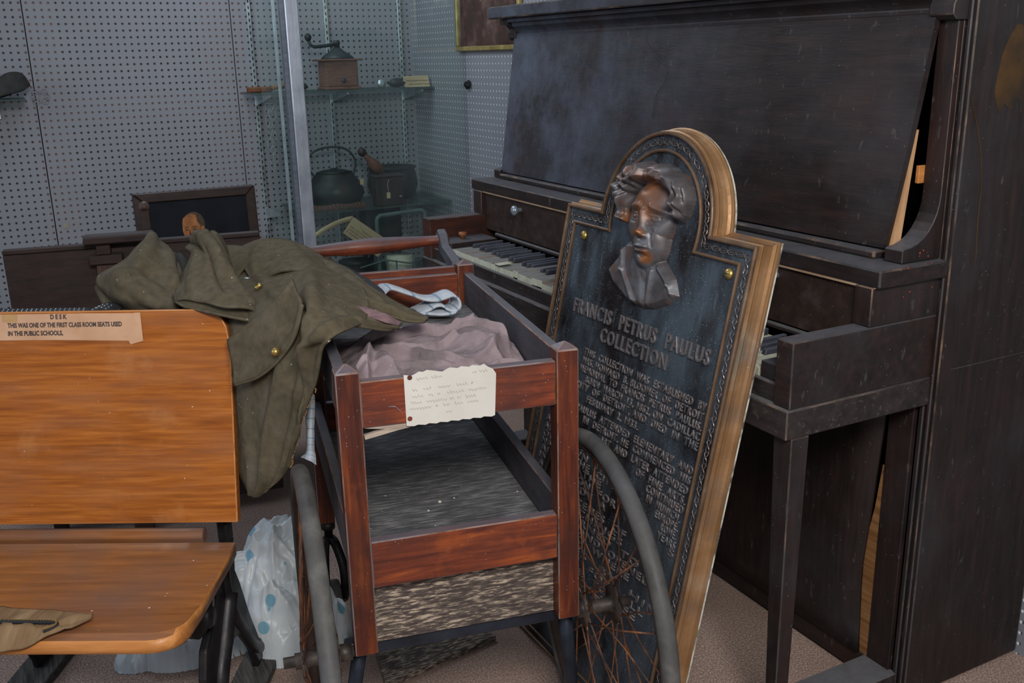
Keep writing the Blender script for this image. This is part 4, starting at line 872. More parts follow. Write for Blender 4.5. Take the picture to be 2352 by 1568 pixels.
    H += fm*(.005*g(-.020, .918, .016, .018)+.005*g(.058, .920, .010, .018)-.003*stroke((.008, .915), (.004, .893), .0028)-.003*stroke((.045, .917), (.052, .896), .0028))
    # ear
    H += .010*ell(-.060, .937, .009, .018, .15)-.006*g(-.060, .937, .004, .010)
    # hair: swept waves parted above the brow
    hair = poly([(-.052, .925), (-.072, .925), (-.090, .948), (-.102, .975), (-.100, 1.002), (-.082, 1.030), (-.058, 1.044), (-.032, 1.050), (-.006, 1.042), (.004, 1.043), (.020, 1.049), (.048, 1.043), (.062, 1.036), (.088, 1.030), (.106, 1.014), (.116, .992), (.110, .962), (.096, .948), (.082, .955),
                 (.078, .975), (.070, .992), (.050, 1.004), (.018, 1.012), (-.010, 1.008), (-.036, 1.000), (-.052, .982), (-.056, .955)], .012)
    wv = np.sin((np.hypot((XX-.003)*1.0, (YY0-.955)*.9)*260)+6*np.sin(XX*60)+4*np.sin(YY0*45))
    ang = np.arctan2(YY0-.96, XX-.003); wv2 = np.sin(ang*17+np.hypot(XX, YY0-.96)*90+2*np.sin(ang*5))
    H = np.maximum(H, hair**.5*(.034+.014*g(0, .98, .09, .07)+.0045*wv+.0070*wv2))
    H -= .009*stroke((.0, 1.046), (.002, 1.008), .0035)*hair
    mask = H > .0012; idx = -np.ones(XX.shape, int); idx[mask] = np.arange(mask.sum())
    full = np.arange(XX.size).reshape(XX.shape); H = np.where(mask, H, 0)
    V = np.stack([XX, YY, -.0062+H*.95], -1).reshape(-1, 3); F = []
    mm = mask
    for i in range(ny_-1):
        for j in range(nx_-1):
            if mm[i, j] or mm[i, j+1] or mm[i+1, j] or mm[i+1, j+1]: F.append((full[i, j], full[i, j+1], full[i+1, j+1], full[i+1, j]))
    used = sorted({k for f in F for k in f}); rm = {k: n for n, k in enumerate(used)}
    raw('portrait_relief', V[used], [tuple(rm[k] for k in f) for f in F], 'bronze_bust2', r_, True, True)
    return r_
plaque()

# ============================================================ TWO-SHELF LIBRARY CART
CA = math.atan2(-.199, .98)
def cart():
    m = Matrix.Translation((.389, 1.308, 0)) @ Matrix.Rotation(CA, 4, 'Z')
    r_ = root('wooden_book_cart', 'red-brown wooden two-shelf cart with large spoked side wheels and turned handle', 'cart', mat=m)
    Bx = lambda n, *a, **k: box(n, *a[:6], a[6], r_, True, edge=k.pop('edge', 'cart_edge'), bw=k.pop('bw', .0018), **k)
    W = .377; PW = .036; D = .664; ZT = .783
    def post(x0, x1, y0, y1, z0, z1, mat='cart_z'):
        V = bv(x0, x1, y0, y1, z0, z1); cx, cy = (x0+x1)/2, (y0+y1)/2; F = [f for f in BF if f != (1, 5, 7, 3)]
        V.append((cx, cy, z1+.011)); F += [(1, 5, 8), (5, 7, 8), (7, 3, 8), (3, 1, 8)]
        o = raw('corner_post', V, F, [mat, 'cart_edge'], r_, True); bevel(o, .0018, 1, 1)
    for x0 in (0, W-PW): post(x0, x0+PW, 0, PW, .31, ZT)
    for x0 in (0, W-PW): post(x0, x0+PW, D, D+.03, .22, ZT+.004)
    for x, y in ((W-PW/2, D-.0035),):
        lathe('post_peg', [(0, .0065), (.6, .0065), (1, .004)], (x, y+.003, .757), (x, y-.004, .757), 'copper_knob', r_, True, 12)
    # front rails
    Bx('front_rail', PW, W-PW, .005, .024, .693, .766, 'cart_x')
    Bx('front_rail', PW, W-PW, .005, .024, .424, .504, 'cart_x')
    Bx('front_apron', PW, W-PW, .030, .036, .312, .4235, 'worn_ply', edge=None, bw=0)
    # side rails
    for sx in (0, 1):
        x0, x1 = (.006, .024) if sx == 0 else (W-.024, W-.006)
        Bx('side_rail', x0, x1, PW, D, .693, .770, 'cart_side')
        Bx('side_rail', x0, x1, PW, D, .424, .512, 'cart_side')
    Bx('back_rail', PW, W-PW, D+.004, D+.020, .693, .768, 'cart_x')
    Bx('back_rail', PW, W-PW, D+.032, D+.046, .71, .779, 'cart_x')
    Bx('back_rail', PW, W-PW, D+.004, D+.020, .424, .504, 'cart_x')
    Bx('upper_shelf_board', .024, W-.024, .024, D+.004, .695, .702, 'shelf_dusty', edge=None)
    Bx('lower_shelf_board', .024, W-.024, .024, D+.004, .436, .444, 'shelf_dusty', edge=None)
    # delaminated strip sagging under the upper front rail
    prism('split_veneer_strip', [(PW+.001, .6925), (.150, .6925), (.145, .6905), (.09, .683), (.055, .6765), (PW+.003, .674), (PW+.002, .680), (.07, .6870)], 'y', .008, .016, 'raw_board', r_, True)
    # turned handle on curved brackets
    for x in (-.016, W-.030):
        prism('handle_bracket', [(D+.026, .762), (D+.05, .790), (.815, .805), (.835, .828), (.858, .836), (.876, .824), (.880, .803), (.866, .786), (.84, .782), (.79, .772), (D+.047, .742), (D+.022, .728)][::-1], 'x', x-.008, x+.012, 'cart_side', r_, True, bw=.003)
    hp = [(0, .011), (.02, .017), (.05, .017), (.055, .012), (.065, .0155), (.08, .011), (.16, .0125), (.35, .017), (.5, .0195), (.65, .017), (.84, .0125), (.92, .011), (.935, .0155), (.945, .012), (.95, .017), (.98, .017), (1, .011)]
    lathe('handle_bar', hp, (-.002, .857, .803), (W-.012, .857, .810), 'cart_x', r_, True, 20)
    # axle and wheels
    Bx('axle_bar', -.012, W+.012, .0365, .060, .286, .311, 'iron_blue', edge='hub', bw=.002)
    lathe('axle', [(0, .009), (1, .009)], (-.112, .02, .31), (-.001, .02, .31), 'hub', r_, True, 12)
    lathe('axle', [(0, .009), (1, .009)], (W+.001, .02, .31), (W+.100, .02, .31), 'hub', r_, True, 12)
    for x in (-.016, W+.016): lathe('axle_sleeve', [(0, .014), (1, .014)], (x-.012, .02, .31), (x+.012, .02, .31), 'hub', r_, True, 14)
    for x in (.010, W-.010): tube('stay_tube', [(x, .045, .288), (x+.02*(1 if x > .1 else -1), .075, .15), (x+.035*(1 if x > .1 else -1), .10, .012)], .0125, 'iron_blue', r_, True, 12)
    def wheel(u):
        cz, cy = .3095, .02; R = .2955
        ring = lambda r, x, n=72: [(x, cy+r*math.sin(a), cz+r*math.cos(a)) for a in np.linspace(0, 2*pi, n+1)[:-1]]
        V, F = tube_vf(ring(R, u), .0138, 14, True); w = raw('wheel_tyre', V, F, 'tyre', r_, True, True)
        rim = []
        for k, (r, x) in enumerate(((R-.011, u-.0105), (R-.011, u+.0105), (R-.018, u+.0095), (R-.0225, u), (R-.018, u-.0095))): rim.append(ring(r, x))
        V = [p for rr in rim for p in rr]; n = 72; F = [(i*n+j, i*n+(j+1) % n, ((i+1) % 5)*n+(j+1) % n, ((i+1) % 5)*n+j) for i in range(5) for j in range(n)]
        raw('wheel_rim', V, F, 'rim_dark', w, True, True)
        h = lathe('wheel_hub', [(0, .013), (.12, .013), (.13, .030), (.17, .030), (.18, .015), (.3, .0125), (.7, .0125), (.82, .015), (.83, .034), (.87, .034), (.88, .013), (1, .011)], (u-.038, cy, cz), (u+.042, cy, cz), 'hub', w, True, 22)
        ns = 32
        for k in range(ns):
            side = 1 if k % 2 else -1; xh = u+(.0305 if side > 0 else -.026); rh = .029; a0 = 2*pi*(k//2)/(ns/2)+(.1 if side > 0 else 0); tw = (1 if (k//2) % 2 else -1)*.78
            a1 = a0+tw; bend = rng.uniform(-.004, .004)
            p0 = (xh, cy+rh*math.sin(a0), cz+rh*math.cos(a0)); p1 = (u+side*.002, cy+(R-.02)*math.sin(a1), cz+(R-.02)*math.cos(a1)); pm = tuple((a+b)/2+bend for a, b in zip(p0, p1))
            V, F = join([tube_vf([p0, pm, p1], .00145, 6), lathe_vf([(0, .0024), (1, .0026)], tuple(b+(a-b)*.05 for a, b in zip(p0, p1)), p1, 6)])
            raw('spoke', V, F, 'rust', w, True, True)
        return w
    wheel(-.056); wheel(W+.040)
    # rear casters
    for x in (.020, W-.02):
        c = lathe('caster_stem', [(0, .016), (.3, .016), (.32, .010), (1, .010)], (x, D+.014, .219), (x, D+.014, .165), 'iron', r_, True, 14)
        tube('caster_fork', cspline([(x+.004, D+.014, .175), (x+.012, D-.005, .170), (x+.022, D-.035, .135), (x+.024, D-.045, .095), (x+.020, D-.04, .055)], 14), .011, 'iron', r_, True, 8)
        tube('caster_fork', cspline([(x-.004, D+.014, .175), (x-.012, D-.005, .170), (x-.018, D-.035, .135), (x-.020, D-.045, .095), (x-.018, D-.04, .055)], 14), .011, 'iron', r_, True, 8)
        lathe('caster_wheel', [(0, .03), (.08, .044), (.25, .0475), (.75, .0475), (.92, .044), (1, .03)], (x-.012, D-.04, .0478), (x+.014, D-.04, .0478), 'tyre', r_, True, 24)
        lathe('caster_axle', [(0, .007), (.1, .010), (.9, .010), (1, .007)], (x-.026, D-.04, .052), (x+.028, D-.04, .052), 'rust', r_, True, 10)
    # pencilled note card pinned on the front rail
    def qn(s, t):   # s along u, t height
        return (s, .0032-.0016*abs(math.sin(s*22)), t)
    top = [(.1015+.1415*k/24, .7745-.0012*((k*7) % 3)-(.0 if 3 < k < 22 else .004)-(.004 if 8 < k < 11 else 0)) for k in range(25)]; top[-1] = (.244, .757); top[-2] = (.239, .765)
    bot = [(.2405-.1385*k/24, .6895-.0009*((k*5) % 3)) for k in range(25)]
    out = top+bot; V = [(x, .0036, z) for x, z in out]+[(x, .0044, z) for x, z in out]; n = len(out)
    F = [tuple(range(n)), tuple(range(2*n-1, n-1, -1))]+[(i, (i+1) % n, n+(i+1) % n, n+i) for i in range(n)]
    nc = raw('note_card', V, F, 'paper', r_, True, label='torn cream note card with faded handwriting')
    for x, z in ((.1105, .7655), (.1075, .7005)): raw('punched_hole', *lathe_vf([(0, .0038), (1, .0038)], (x, .0037, z), (x, .0031, z), 14), 'cart_x', nc, True)
    rows = ((.762, ((.120, .138), (.143, .160), (.206, .213), (.217, .231))), (.745, ((.113, .121), (.130, .142), (.153, .172), (.181, .199), (.204, .207))), (.7345, ((.112, .130), (.137, .145), (.151, .156), (.166, .193), (.199, .228))),
            (.7245, ((.110, .127), (.134, .166), (.169, .177), (.181, .188), (.194, .212))), (.7155, ((.108, .141), (.148, .151), (.159, .170), (.177, .190), (.197, .215))), (.704, ((.163, .173),)))
    hw = []
    rr = random.Random(5)
    for z, words in rows:
        for a, b in words:
            n = max(6, int((b-a)/.0011)); zz = z+.012*(a-.11)
            hw.append(tube_vf([(a+(b-a)*i/n, .0033, zz+(.0016+.0016*(rr.random() < .18))*math.sin(i*1.55+rr.random())) for i in range(n+1)], .00026, 4))
    V, F = join(hw); raw('handwriting', V, F, 'pencil', nc, True)
    # pale scrape on the rail
    raw('paint_scrape', *tube_vf([(PW+.040, .0046, .7235), (PW+.050, .0046, .7225), (PW+.055, .0046, .717), (PW+.059, .0046, .7135)], [.001, .0026, .002, .0018], 6, flat=.3), 'mauve', r_, True)
    return r_
CART = cart()
CM = CART.matrix_world.copy()
def cw(u, d, z): return tuple(CM @ Vector((u, d, z)))

# ============================================================ SCHOOL DESK SEAT (faces the camera)
DA = math.atan2(-.487, .873); DM = Matrix.Translation((.27, 1.62, 0)) @ Matrix.Rotation(DA, 4, 'Z')
def dw(u, w, z): return tuple(DM @ Vector((u, w, z)))
def desk():
    r_ = root('school_desk_seat', 'orange varnished wooden school seat and desk front on black iron legs at the left', 'school desk', mat=DM)
    # seat board with rounded front corner and a dipped profile
    prof = [(.021, .390), (-.03, .387), (-.10, .381), (-.18, .380), (-.235, .386), (-.262, .388), (-.276, .384), (-.283, .375), (-.281, .364), (-.27, .358), (-.18, .356), (.0, .362), (.021, .366)]
    def seat():
        us = [-.62]+list(np.linspace(-.5, -.05, 8))+[-.035, -.022, -.012, -.004, 0]; V, F = [], []
        n = len(prof)
        for u in us:
            k = max(0, (u+.05)/.05); cut = .045*(1-math.sqrt(max(0, 1-k*k)))
            for w, z in prof:
                ww = w
                if w < -.15: ww = w+cut*min(1, (-.15-w)/.13+.0)
                V.append((u, ww, z))
        for i in range(len(us)-1):
            for j in range(n): F.append((i*n+j, i*n+(j+1) % n, (i+1)*n+(j+1) % n, (i+1)*n+j))
        F.append(tuple(range(n-1, -1, -1))); F.append(tuple((len(us)-1)*n+j for j in range(n)))
        return raw('seat', V, F, ['desk_seat', 'desk_edge'], r_, True)
    s_ = seat()
    for p_ in s_.data.polygons:
        cx_ = sum((s_.data.vertices[k].co for k in p_.vertices), Vector())/len(p_.vertices); loc = DM.inverted() @ (DM @ cx_)
        if (loc.y < -.268 and p_.normal.z < .8) or (p_.normal.x > .25 and loc.y < -.1): p_.material_index = 1; p_.use_smooth = True
    prism('lower_slat', [(.036, .392), (.042, .4015), (.052, .404), (.062, .400), (.066, .39), (.062, .376), (.042, .374)], 'x', -.62, -.065, 'desk_seat', r_, True, bw=.002)
    # leaning desk front
    S = .2; w0, z0 = .018, .430; tp = lambda z: w0+S*(z-z0)
    out = [(-.62, z0), (.0095, z0+.001), (.0100, .738), (.0045, .775), (-.003, .790), (-.024, .8065), (-.62, .8065)]
    th = .020; V = [(u, tp(z), z) for u, z in out]+[(u, tp(z)+th, z-.004) for u, z in out]; n = len(out)
    F = [tuple(range(n)), tuple(range(2*n-1, n-1, -1))]+[(i, (i+1) % n, n+(i+1) % n, n+i) for i in range(n)]
    bevel(raw('desk_front', V, F, ['desk', 'desk_edge'], r_, True), .0022, 2, 1)
    box('top_ledge', -.62, -.02, tp(.8)+th+.0005, tp(.8)+.082, .776, .789, 'walnut', r_, True, bw=.002)
    box('back_box', -.62, -.03, tp(.8)+th, tp(.8)+.075, .62, .7755, 'walnut', r_, True, bw=.002)
    # paper label with tape and typing
    ez = Vector((0, -1, S)).normalized(); ey = Vector((0, S, 1)).normalized()
    def bp(u, z, off=.0006): return (u, tp(z)-off, z+off*S)
    def sheet(name, pts, mat, off, th_=.0003, parent=r_):
        V = [bp(u, z, off) for u, z in pts]+[bp(u, z, off+th_) for u, z in pts]; n = len(pts)
        return raw(name, V, [tuple(range(n)), tuple(range(2*n-1, n-1, -1))]+[(i, (i+1) % n, n+(i+1) % n, n+i) for i in range(n)], mat, parent, True)
    lb = sheet('paper_label', [(-.42, .7575), (-.30, .757), (-.153, .7545), (-.150, .8015), (-.25, .8025), (-.42, .8025)], 'label', .0004, label=None) if False else sheet('paper_label', [(-.42, .7575), (-.30, .757), (-.1505, .7535), (-.1475, .8015), (-.25, .8025), (-.42, .8025)], 'label', .0004)
    sheet('tape_piece', [(-.394, .789), (-.368, .789), (-.367, .8025), (-.395, .8025)], 'tape', .0008, .0002, lb)
    sheet('tape_piece', [(-.167, .7475), (-.1445, .7535), (-.1475, .8025), (-.158, .8025), (-.160, .765), (-.172, .757)], 'label', .0008, .0002, lb)
    for body, u0, u1, z in (('D E S K', -.308, -.2785, .7935), ('THIS WAS ONE OF THE FIRST CLASS ROOM SEATS USED', -.3855, -.181, .7795), ('IN THE PUBLIC SCHOOLS,', -.3855, -.287, .7655)):
        me = text_mesh(body, .0112, .00005, 0, u1-u0, off=.00042); m = Matrix.Identity(4); ex = Vector((1, 0, 0)); n_ = ex.cross(ey); og = Vector(bp(u0, z, .0010))
        for i in range(3): m[i][0], m[i][1], m[i][2], m[i][3] = ex[i], ey[i], n_[i], og[i]
        me.transform(m); me.name = 'typed_line'; link('typed_line', me, 'ink', lb, True)
    # cast iron standards
    leg = [(-.02, .357), (.115, .355), (.102, .29), (.122, .25), (.155, .165), (.198, .078), (.245, .038), (.262, .030), (.262, .0215), (.175, .0215), (.172, .04), (.150, .085), (.118, .128), (.088, .158), (.055, .166), (.02, .145), (-.006, .09), (-.02, .035), (-.02, .0215), (-.135, .0215), (-.130, .04), (-.108, .10), (-.103, .19), (-.085, .235), (-.04, .262), (-.018, .30)]
    for u in (-.042, -.50):
        o = prism('iron_leg', leg, 'x', u-.008, u+.008, 'iron', r_, True, bw=.005); o.modifiers['bevel'].segments = 2
        tube('leg_rib', cspline([(u+.004, .055, .355), (u+.006, .045, .29), (u+.006, .07, .215), (u+.004, .11, .155), (u+.004, .17, .075), (u+.002, .23, .036)], 20), .014, 'iron', r_, True, 10, flat=.8)
        tube('leg_rib', cspline([(u+.006, .05, .27), (u+.006, .0, .205), (u+.006, -.045, .15), (u+.004, -.07, .08), (u, -.075, .03)], 20), .020, 'iron', r_, True, 10, flat=.7)
        lathe('hinge_disc', [(0, .030), (.1, .037), (.55, .038), (.62, .034), (.7, .030), (.72, .022), (.9, .020), (1, .016)], (u-.03, -.072, .296), (u+.022, -.072, .296), 'iron', r_, True, 28)
        prism('seat_bracket', [(-.10, .352), (-.05, .3555), (.10, .3645), (.115, .35), (.06, .32), (-.03, .305), (-.09, .31)], 'x', u-.006, u+.006, 'iron', r_, True, bw=.003)
        prism('back_standard', [(.07, .352), (.115, .352), (.118, .44), (.135, .60), (.150, .74), (.118, .74), (.085, .60), (.066, .46)], 'x', u-.007, u+.007, 'iron', r_, True, bw=.003)
        tube('back_arm', cspline([(u+.01, .09, .40), (u+.0, .075, .425), (u-.03, .062, .435), (u-.055, .055, .432)], 12), .012, 'iron', r_, True, 8)
    return r_
DK = desk()
for (u0, u1, lab) in ((-.078, -.006, 'grey weathered floor runner board under the right iron leg of the school desk'), (-.54, -.46, 'grey weathered floor runner board under the left iron leg of the school desk')):
    V = [dw(*p) for p in bv(u0, u1, -.30, .285, .001, .021)]; o = raw('runner_board', V, BF, 'grey_plank'); own_origin(o); bevel(o, .002); tag(o, lab, 'board')
    o['group'] = 'runner boards under the desk'
# studded strap lying on the desk ledge
def strap():
    r_ = root('studded_strap', 'black strap covered in small pale studs lying along the back of the school desk', 'strap', mat=DM)
    zt = .7897; pts = [(-.62, zt+.003), (-.30, zt+.003), (-.262, zt+.004), (-.245, zt+.010), (-.232, zt+.013), (-.219, zt+.010), (-.210, zt+.003)]
    G = np.array([[dw(u, w, z) for w in (.118, .135, .155, .168)] for u, z in cspline([(a, b) for a, b in pts], 26)])
    cloth('strap_band', G, 'black_cloth', r_, .003)
    S_ = []
    for k in range(42):
        for j in range(4):
            u = -.60+k*.0088+(j % 2)*.0044
            if u > -.27: continue
            S_.append(lathe_vf([(0, .0016), (1, .0008)], dw(u, .123+j*.012, zt+.0045), dw(u, .123+j*.012, zt+.0062), 6))
    for u, z in ((-.246, .0112), (-.238, .0142), (-.229, .0150), (-.222, .0125)):
        for j in range(3): S_.append(lathe_vf([(0, .0018), (1, .0008)], dw(u, .123+j*.012, zt+z), dw(u, .123+j*.012, zt+z+.0018), 6))
    V, F = join(S_); o = raw('stud', V, F, 'steel', r_); o['kind'] = 'stuff'
strap()

# ============================================================ DARK SETTLE AND PORTRAIT behind the desk
SM = Matrix.Translation((.19, 2.60, 0)) @ Matrix.Rotation(math.radians(-9), 4, 'Z')
def sw(u, w, z): return tuple(SM @ Vector((u, w, z)))
def settle():
    r_ = root('dark_wooden_settle', 'dark walnut settle with fluted post and flat arm behind the school desk', 'settle', mat=SM)
    B = lambda n, *a, mat='walnut', bw=.002: box(n, *a, mat, r_, True, bw=bw)
    B('side_board', -.216, .40, .03, .05, .05, .777)
    B('top_rail', -.216, .40, .026, .054, .7775, .789)
    B('post', -.004, .046, -.004, .0295, 0, .742, mat='walnut_z')
    for k in range(4): B('flute_strip', .001+k*.0115, .007+k*.0115, -.008, -.0045, .05, .74, mat='walnut_z', bw=.001)
    B('post_cap', -.018, .060, -.014, .0255, .7425, .765)
    B('arm_block', .000, .034, -.004, .022, .7655, .793)
    B('arm', -.026, .140, -.020, .030, .7935, .815, bw=.004)
    B('back_post', .110, .134, .060, .085, 0, .86)
    lathe('post_top', [(0, .0135), (.4, .0145), (.8, .011), (1, .004)], (.122, .0725, .8605), (.122, .0725, .882), 'walnut_z', r_, True, 16)
    B('seat_board', -.216, .60, .0505, .50, .33, .352)
    B('seat_rail', -.216, .60, .0505, .075, .26, .3295)
    for u in (-.21, .56):
        for w in (.06, .46): B('leg', u, u+.035, w, w+.035, 0, .2595 if w < .1 else .3295)
settle()
def portrait():
    x0, x1, y, z0, z1 = .338, .692, 3.0, .356, .858
    ln = .06
    m = Matrix.Translation(((x0+x1)/2, y, z0)) @ Matrix.Rotation(math.radians(-.5), 4, 'Z') @ Matrix.Rotation(-ln, 4, 'X')
    r_ = root('framed_portrait', 'framed painted portrait of a balding man on a dark ground, leaning behind the olive jacket', 'painting', mat=m)
    W, H, t = (x1-x0)/2, z1-z0, .029
    def fr(name, pts): prism(name, pts, 'y', -.012, .012, 'walnut', r_, True, bw=.003)
    fr('frame_rail', [(-W, H), (W, H), (W-t, H-t), (-W+t, H-t)]); fr('frame_rail', [(-W, 0), (W, 0), (W-t, t), (-W+t, t)])
    fr('frame_stile', [(-W, 0), (-W, H), (-W+t, H-t), (-W+t, t)]); fr('frame_stile', [(W, 0), (W, H), (W-t, H-t), (W-t, t)])
    c = box('canvas', -W+t, W-t, -.004, .002, t, H-t, 'canvas', r_, True, bw=0)
    def flat(name, pts, mat, k):
        V = [(x, -.0042-k*.0002, z) for x, z in pts]; raw(name, V, [tuple(range(len(pts)))], mat, c, True, fix=False)
    fx, fz = -.018, H-.116
    el = lambda cx, cz, a, b, n=26, t0=0, t1=2*pi: [(cx+a*math.cos(t0+(t1-t0)*i/n), cz+b*math.sin(t0+(t1-t0)*i/n)) for i in range(n)]
    flat('painted_suit', [(fx-.09, t), (fx-.085, fz-.13), (fx-.03, fz-.085), (fx+.03, fz-.08), (fx+.11, fz-.12), (fx+.13, t)], 'piano_y', 1)
    flat('painted_collar', [(fx-.02, fz-.05), (fx+.022, fz-.05), (fx+.028, fz-.09), (fx, fz-.11), (fx-.025, fz-.09)], 'ivory', 2)
    flat('painted_hair', el(fx+.005, fz+.012, .0315, .0385), 'paint_hair', 3)
    flat('painted_face', [(fx-.029, fz+.018), (fx-.026, fz+.032), (fx-.015, fz+.042), (fx+.002, fz+.045), (fx+.012, fz+.040), (fx+.014, fz+.022), (fx+.022, fz+.008), (fx+.024, fz-.012), (fx+.018, fz-.035), (fx+.008, fz-.052), (fx-.006, fz-.058), (fx-.018, fz-.048), (fx-.026, fz-.026), (fx-.030, fz-.004)], 'paint_skin', 4)
    flat('painted_ear', el(fx+.029, fz-.004, .0055, .011, 14), 'paint_skin', 5)
    for ex_, w in ((-.018, .006), (.004, .008)):
        flat('painted_brow', [(fx+ex_-w, fz+.0055), (fx+ex_+w, fz+.0075), (fx+ex_+w, fz+.0045), (fx+ex_-w, fz+.003)], 'paint_hair', 6)
        flat('painted_eye', el(fx+ex_, fz-.002, w*.7, .0022, 12), 'paint_dark', 6)
    flat('painted_nose_shadow', [(fx-.010, fz), (fx-.013, fz-.018), (fx-.006, fz-.020), (fx-.007, fz-.014)], 'paint_dark', 6)
    flat('painted_mouth', el(fx-.007, fz-.031, .0075, .0018, 12), 'paint_dark', 6)
portrait()

# ============================================================ OLIVE JACKET over the desk corner and the cart
def P3(rows): return np.array([[at(*p) for p in r] for r in rows])
def strokes(G, L):
    """raise or sink folds along lines given in patch parameters (row 0..1, column 0..1)"""
    nu, nv, _ = G.shape; N = np.cross(np.gradient(G, axis=0), np.gradient(G, axis=1)); N /= np.linalg.norm(N, axis=2, keepdims=True)+1e-9
    toward = CAMP-G; sg = np.sign((N*toward).sum(2, keepdims=True)); N = N*sg
    U, V = np.meshgrid(np.linspace(0, 1, nu), np.linspace(0, 1, nv), indexing='ij'); h = np.zeros(U.shape)
    for (u0, v0, u1, v1, w, a) in L:
        du, dv = u1-u0, v1-v0; t = np.clip(((U-u0)*du+(V-v0)*dv)/(du*du+dv*dv+1e-9), 0, 1); d = np.hypot(U-u0-t*du, V-v0-t*dv); h += a*np.exp(-(d/w)**2)*(.35+.65*np.sin(pi*np.clip(t*.8+.1, 0, 1)))
    return G+N*h[..., None]
def jacket():
    r_ = root('olive_wool_jacket', 'crumpled olive wool military jacket with brass buttons thrown over school desk and wooden cart', 'jacket', (.45, 1.75, .0))
    # body that hangs between the desk and the cart
    rows = [[(536, 590, 2.02), (585, 566, 2.04), (650, 568, 2.02), (715, 584, 1.98), (752, 600, 1.92), (790, 616, 1.86)],
            [(530, 630, 1.90), (585, 632, 1.86), (645, 625, 1.82), (712, 622, 1.76), (775, 640, 1.74), (840, 672, 1.70)],
            [(524, 690, 1.78), (580, 700, 1.70), (640, 690, 1.66), (700, 680, 1.60), (770, 700, 1.585), (838, 738, 1.575)],
            [(518, 740, 1.735), (570, 755, 1.68), (630, 745, 1.62), (690, 738, 1.56), (735, 752, 1.50), (772, 772, 1.485)],
            [(520, 830, 1.76), (578, 835, 1.68), (638, 825, 1.62), (690, 805, 1.565), (722, 795, 1.52), (742, 800, 1.495)],
            [(530, 920, 1.76), (580, 928, 1.68), (630, 925, 1.63), (668, 910, 1.59), (700, 895, 1.56), (722, 878, 1.54)],
            [(538, 1010, 1.76), (580, 1020, 1.70), (618, 1015, 1.65), (652, 1000, 1.62), (676, 985, 1.60), (692, 960, 1.59)],
            [(548, 1072, 1.76), (580, 1095, 1.71), (608, 1100, 1.67), (634, 1085, 1.65), (656, 1060, 1.635), (672, 1030, 1.63)],
            [(562, 1112, 1.76), (574, 1134, 1.73), (592, 1138, 1.70), (612, 1128, 1.68), (636, 1106, 1.66), (660, 1072, 1.65)]]
    G = patch_grid(P3(rows), 110, 70)
    G = strokes(G, [(.18, .62, .55, .80, .045, .020), (.30, .95, .62, .72, .05, .016), (.45, .45, .98, .40, .06, .014), (.42, .70, .85, .86, .04, -.012), (.55, .60, .95, .62, .035, -.012), (.22, .30, .36, .75, .03, -.012), (.12, .2, .30, .5, .03, .012),
                    (.6, .15, 1, .25, .05, .010), (.28, .08, .5, .25, .03, -.008), (.60, .78, .80, .92, .025, .010)])
    G = fold_disp(G, .0035, 12, 3); cloth('jacket_body', G, 'khaki', r_, .005)
    # piped edge along the hem
    e = [tuple(p) for p in G[45:, -1][::2]]; tube('hem_edge', e, .0036, 'khaki', r_, n=6)
    # torn frayed lining edge
    fr = []
    for k in range(70, 108, 2): p = Vector(G[k, -1]); q = p+Vector((rng.uniform(.0, .004), 0, rng.uniform(-.012, -.004))); fr.append(tube_vf([p, (p+q)/2+Vector((.003, 0, 0)), q], .0011, 4))
    V, F = join(fr); raw('frayed_threads', V, F, 'husk', r_)
    # patch pocket flap with stitched edge, and its brass button
    rows = [[(545, 884, 1.668), (570, 855, 1.648), (610, 812, 1.615), (650, 765, 1.575), (692, 706, 1.55)],
            [(543, 862, 1.664), (585, 862, 1.637), (636, 835, 1.60), (672, 790, 1.568), (696, 735, 1.545)],
            [(541, 885, 1.664), (592, 868, 1.632), (645, 835, 1.595), (680, 790, 1.563), (698, 748, 1.54)]]
    rows = [[(524, 780, 1.682), (560, 752, 1.652), (605, 715, 1.622), (648, 672, 1.60), (672, 640, 1.61)],
            [(534, 835, 1.672), (580, 805, 1.640), (632, 765, 1.602), (668, 715, 1.578), (682, 670, 1.575)],
            [(541, 884, 1.664), (598, 864, 1.627), (650, 820, 1.588), (684, 765, 1.555), (698, 700, 1.548)]]
    Gf = patch_grid(P3(rows), 26, 40); Gf = strokes(Gf, [(.9, .02, .95, .98, .10, .006), (.1, .1, .7, .6, .1, .005), (.2, .6, .9, .7, .08, -.005)])
    cloth('pocket_flap', Gf, 'khaki', r_, .005); tube('flap_edge', [tuple(p) for p in Gf[-1][::1]], .0030, 'khaki', r_, n=6)
    b = at(633, 808, 1.577); b2 = at(633, 808, 1.567); lathe('brass_button', [(0, .0068), (.35, .0072), (.8, .0058), (1, .002)], b, b2, 'brass', r_, n=18, label='round brass button on pocket flap')
    # long front edge running over the cart tray
    rows = [[(735, 592, 1.93), (795, 618, 1.865), (850, 655, 1.80), (905, 692, 1.745), (950, 716, 1.715), (984, 731, 1.69)],
            [(728, 625, 1.80), (790, 655, 1.745), (845, 686, 1.70), (895, 712, 1.675), (945, 730, 1.675), (982, 735, 1.675)],
            [(715, 672, 1.66), (770, 690, 1.635), (822, 703, 1.630), (880, 722, 1.645), (935, 737, 1.66), (975, 739, 1.665)]]
    Gs = patch_grid(P3(rows), 34, 70); Gs = strokes(Gs, [(.15, 0, .55, .6, .10, .012), (.75, .2, .6, 1, .10, .010), (.45, .1, .6, .9, .05, -.008)]); Gs = fold_disp(Gs, .003, 14, 7)
    cloth('front_edge', Gs, 'khaki', r_, .005); tube('front_edge_piping', [tuple(p) for p in Gs[-1][::2]], .0028, 'khaki', r_, n=6)
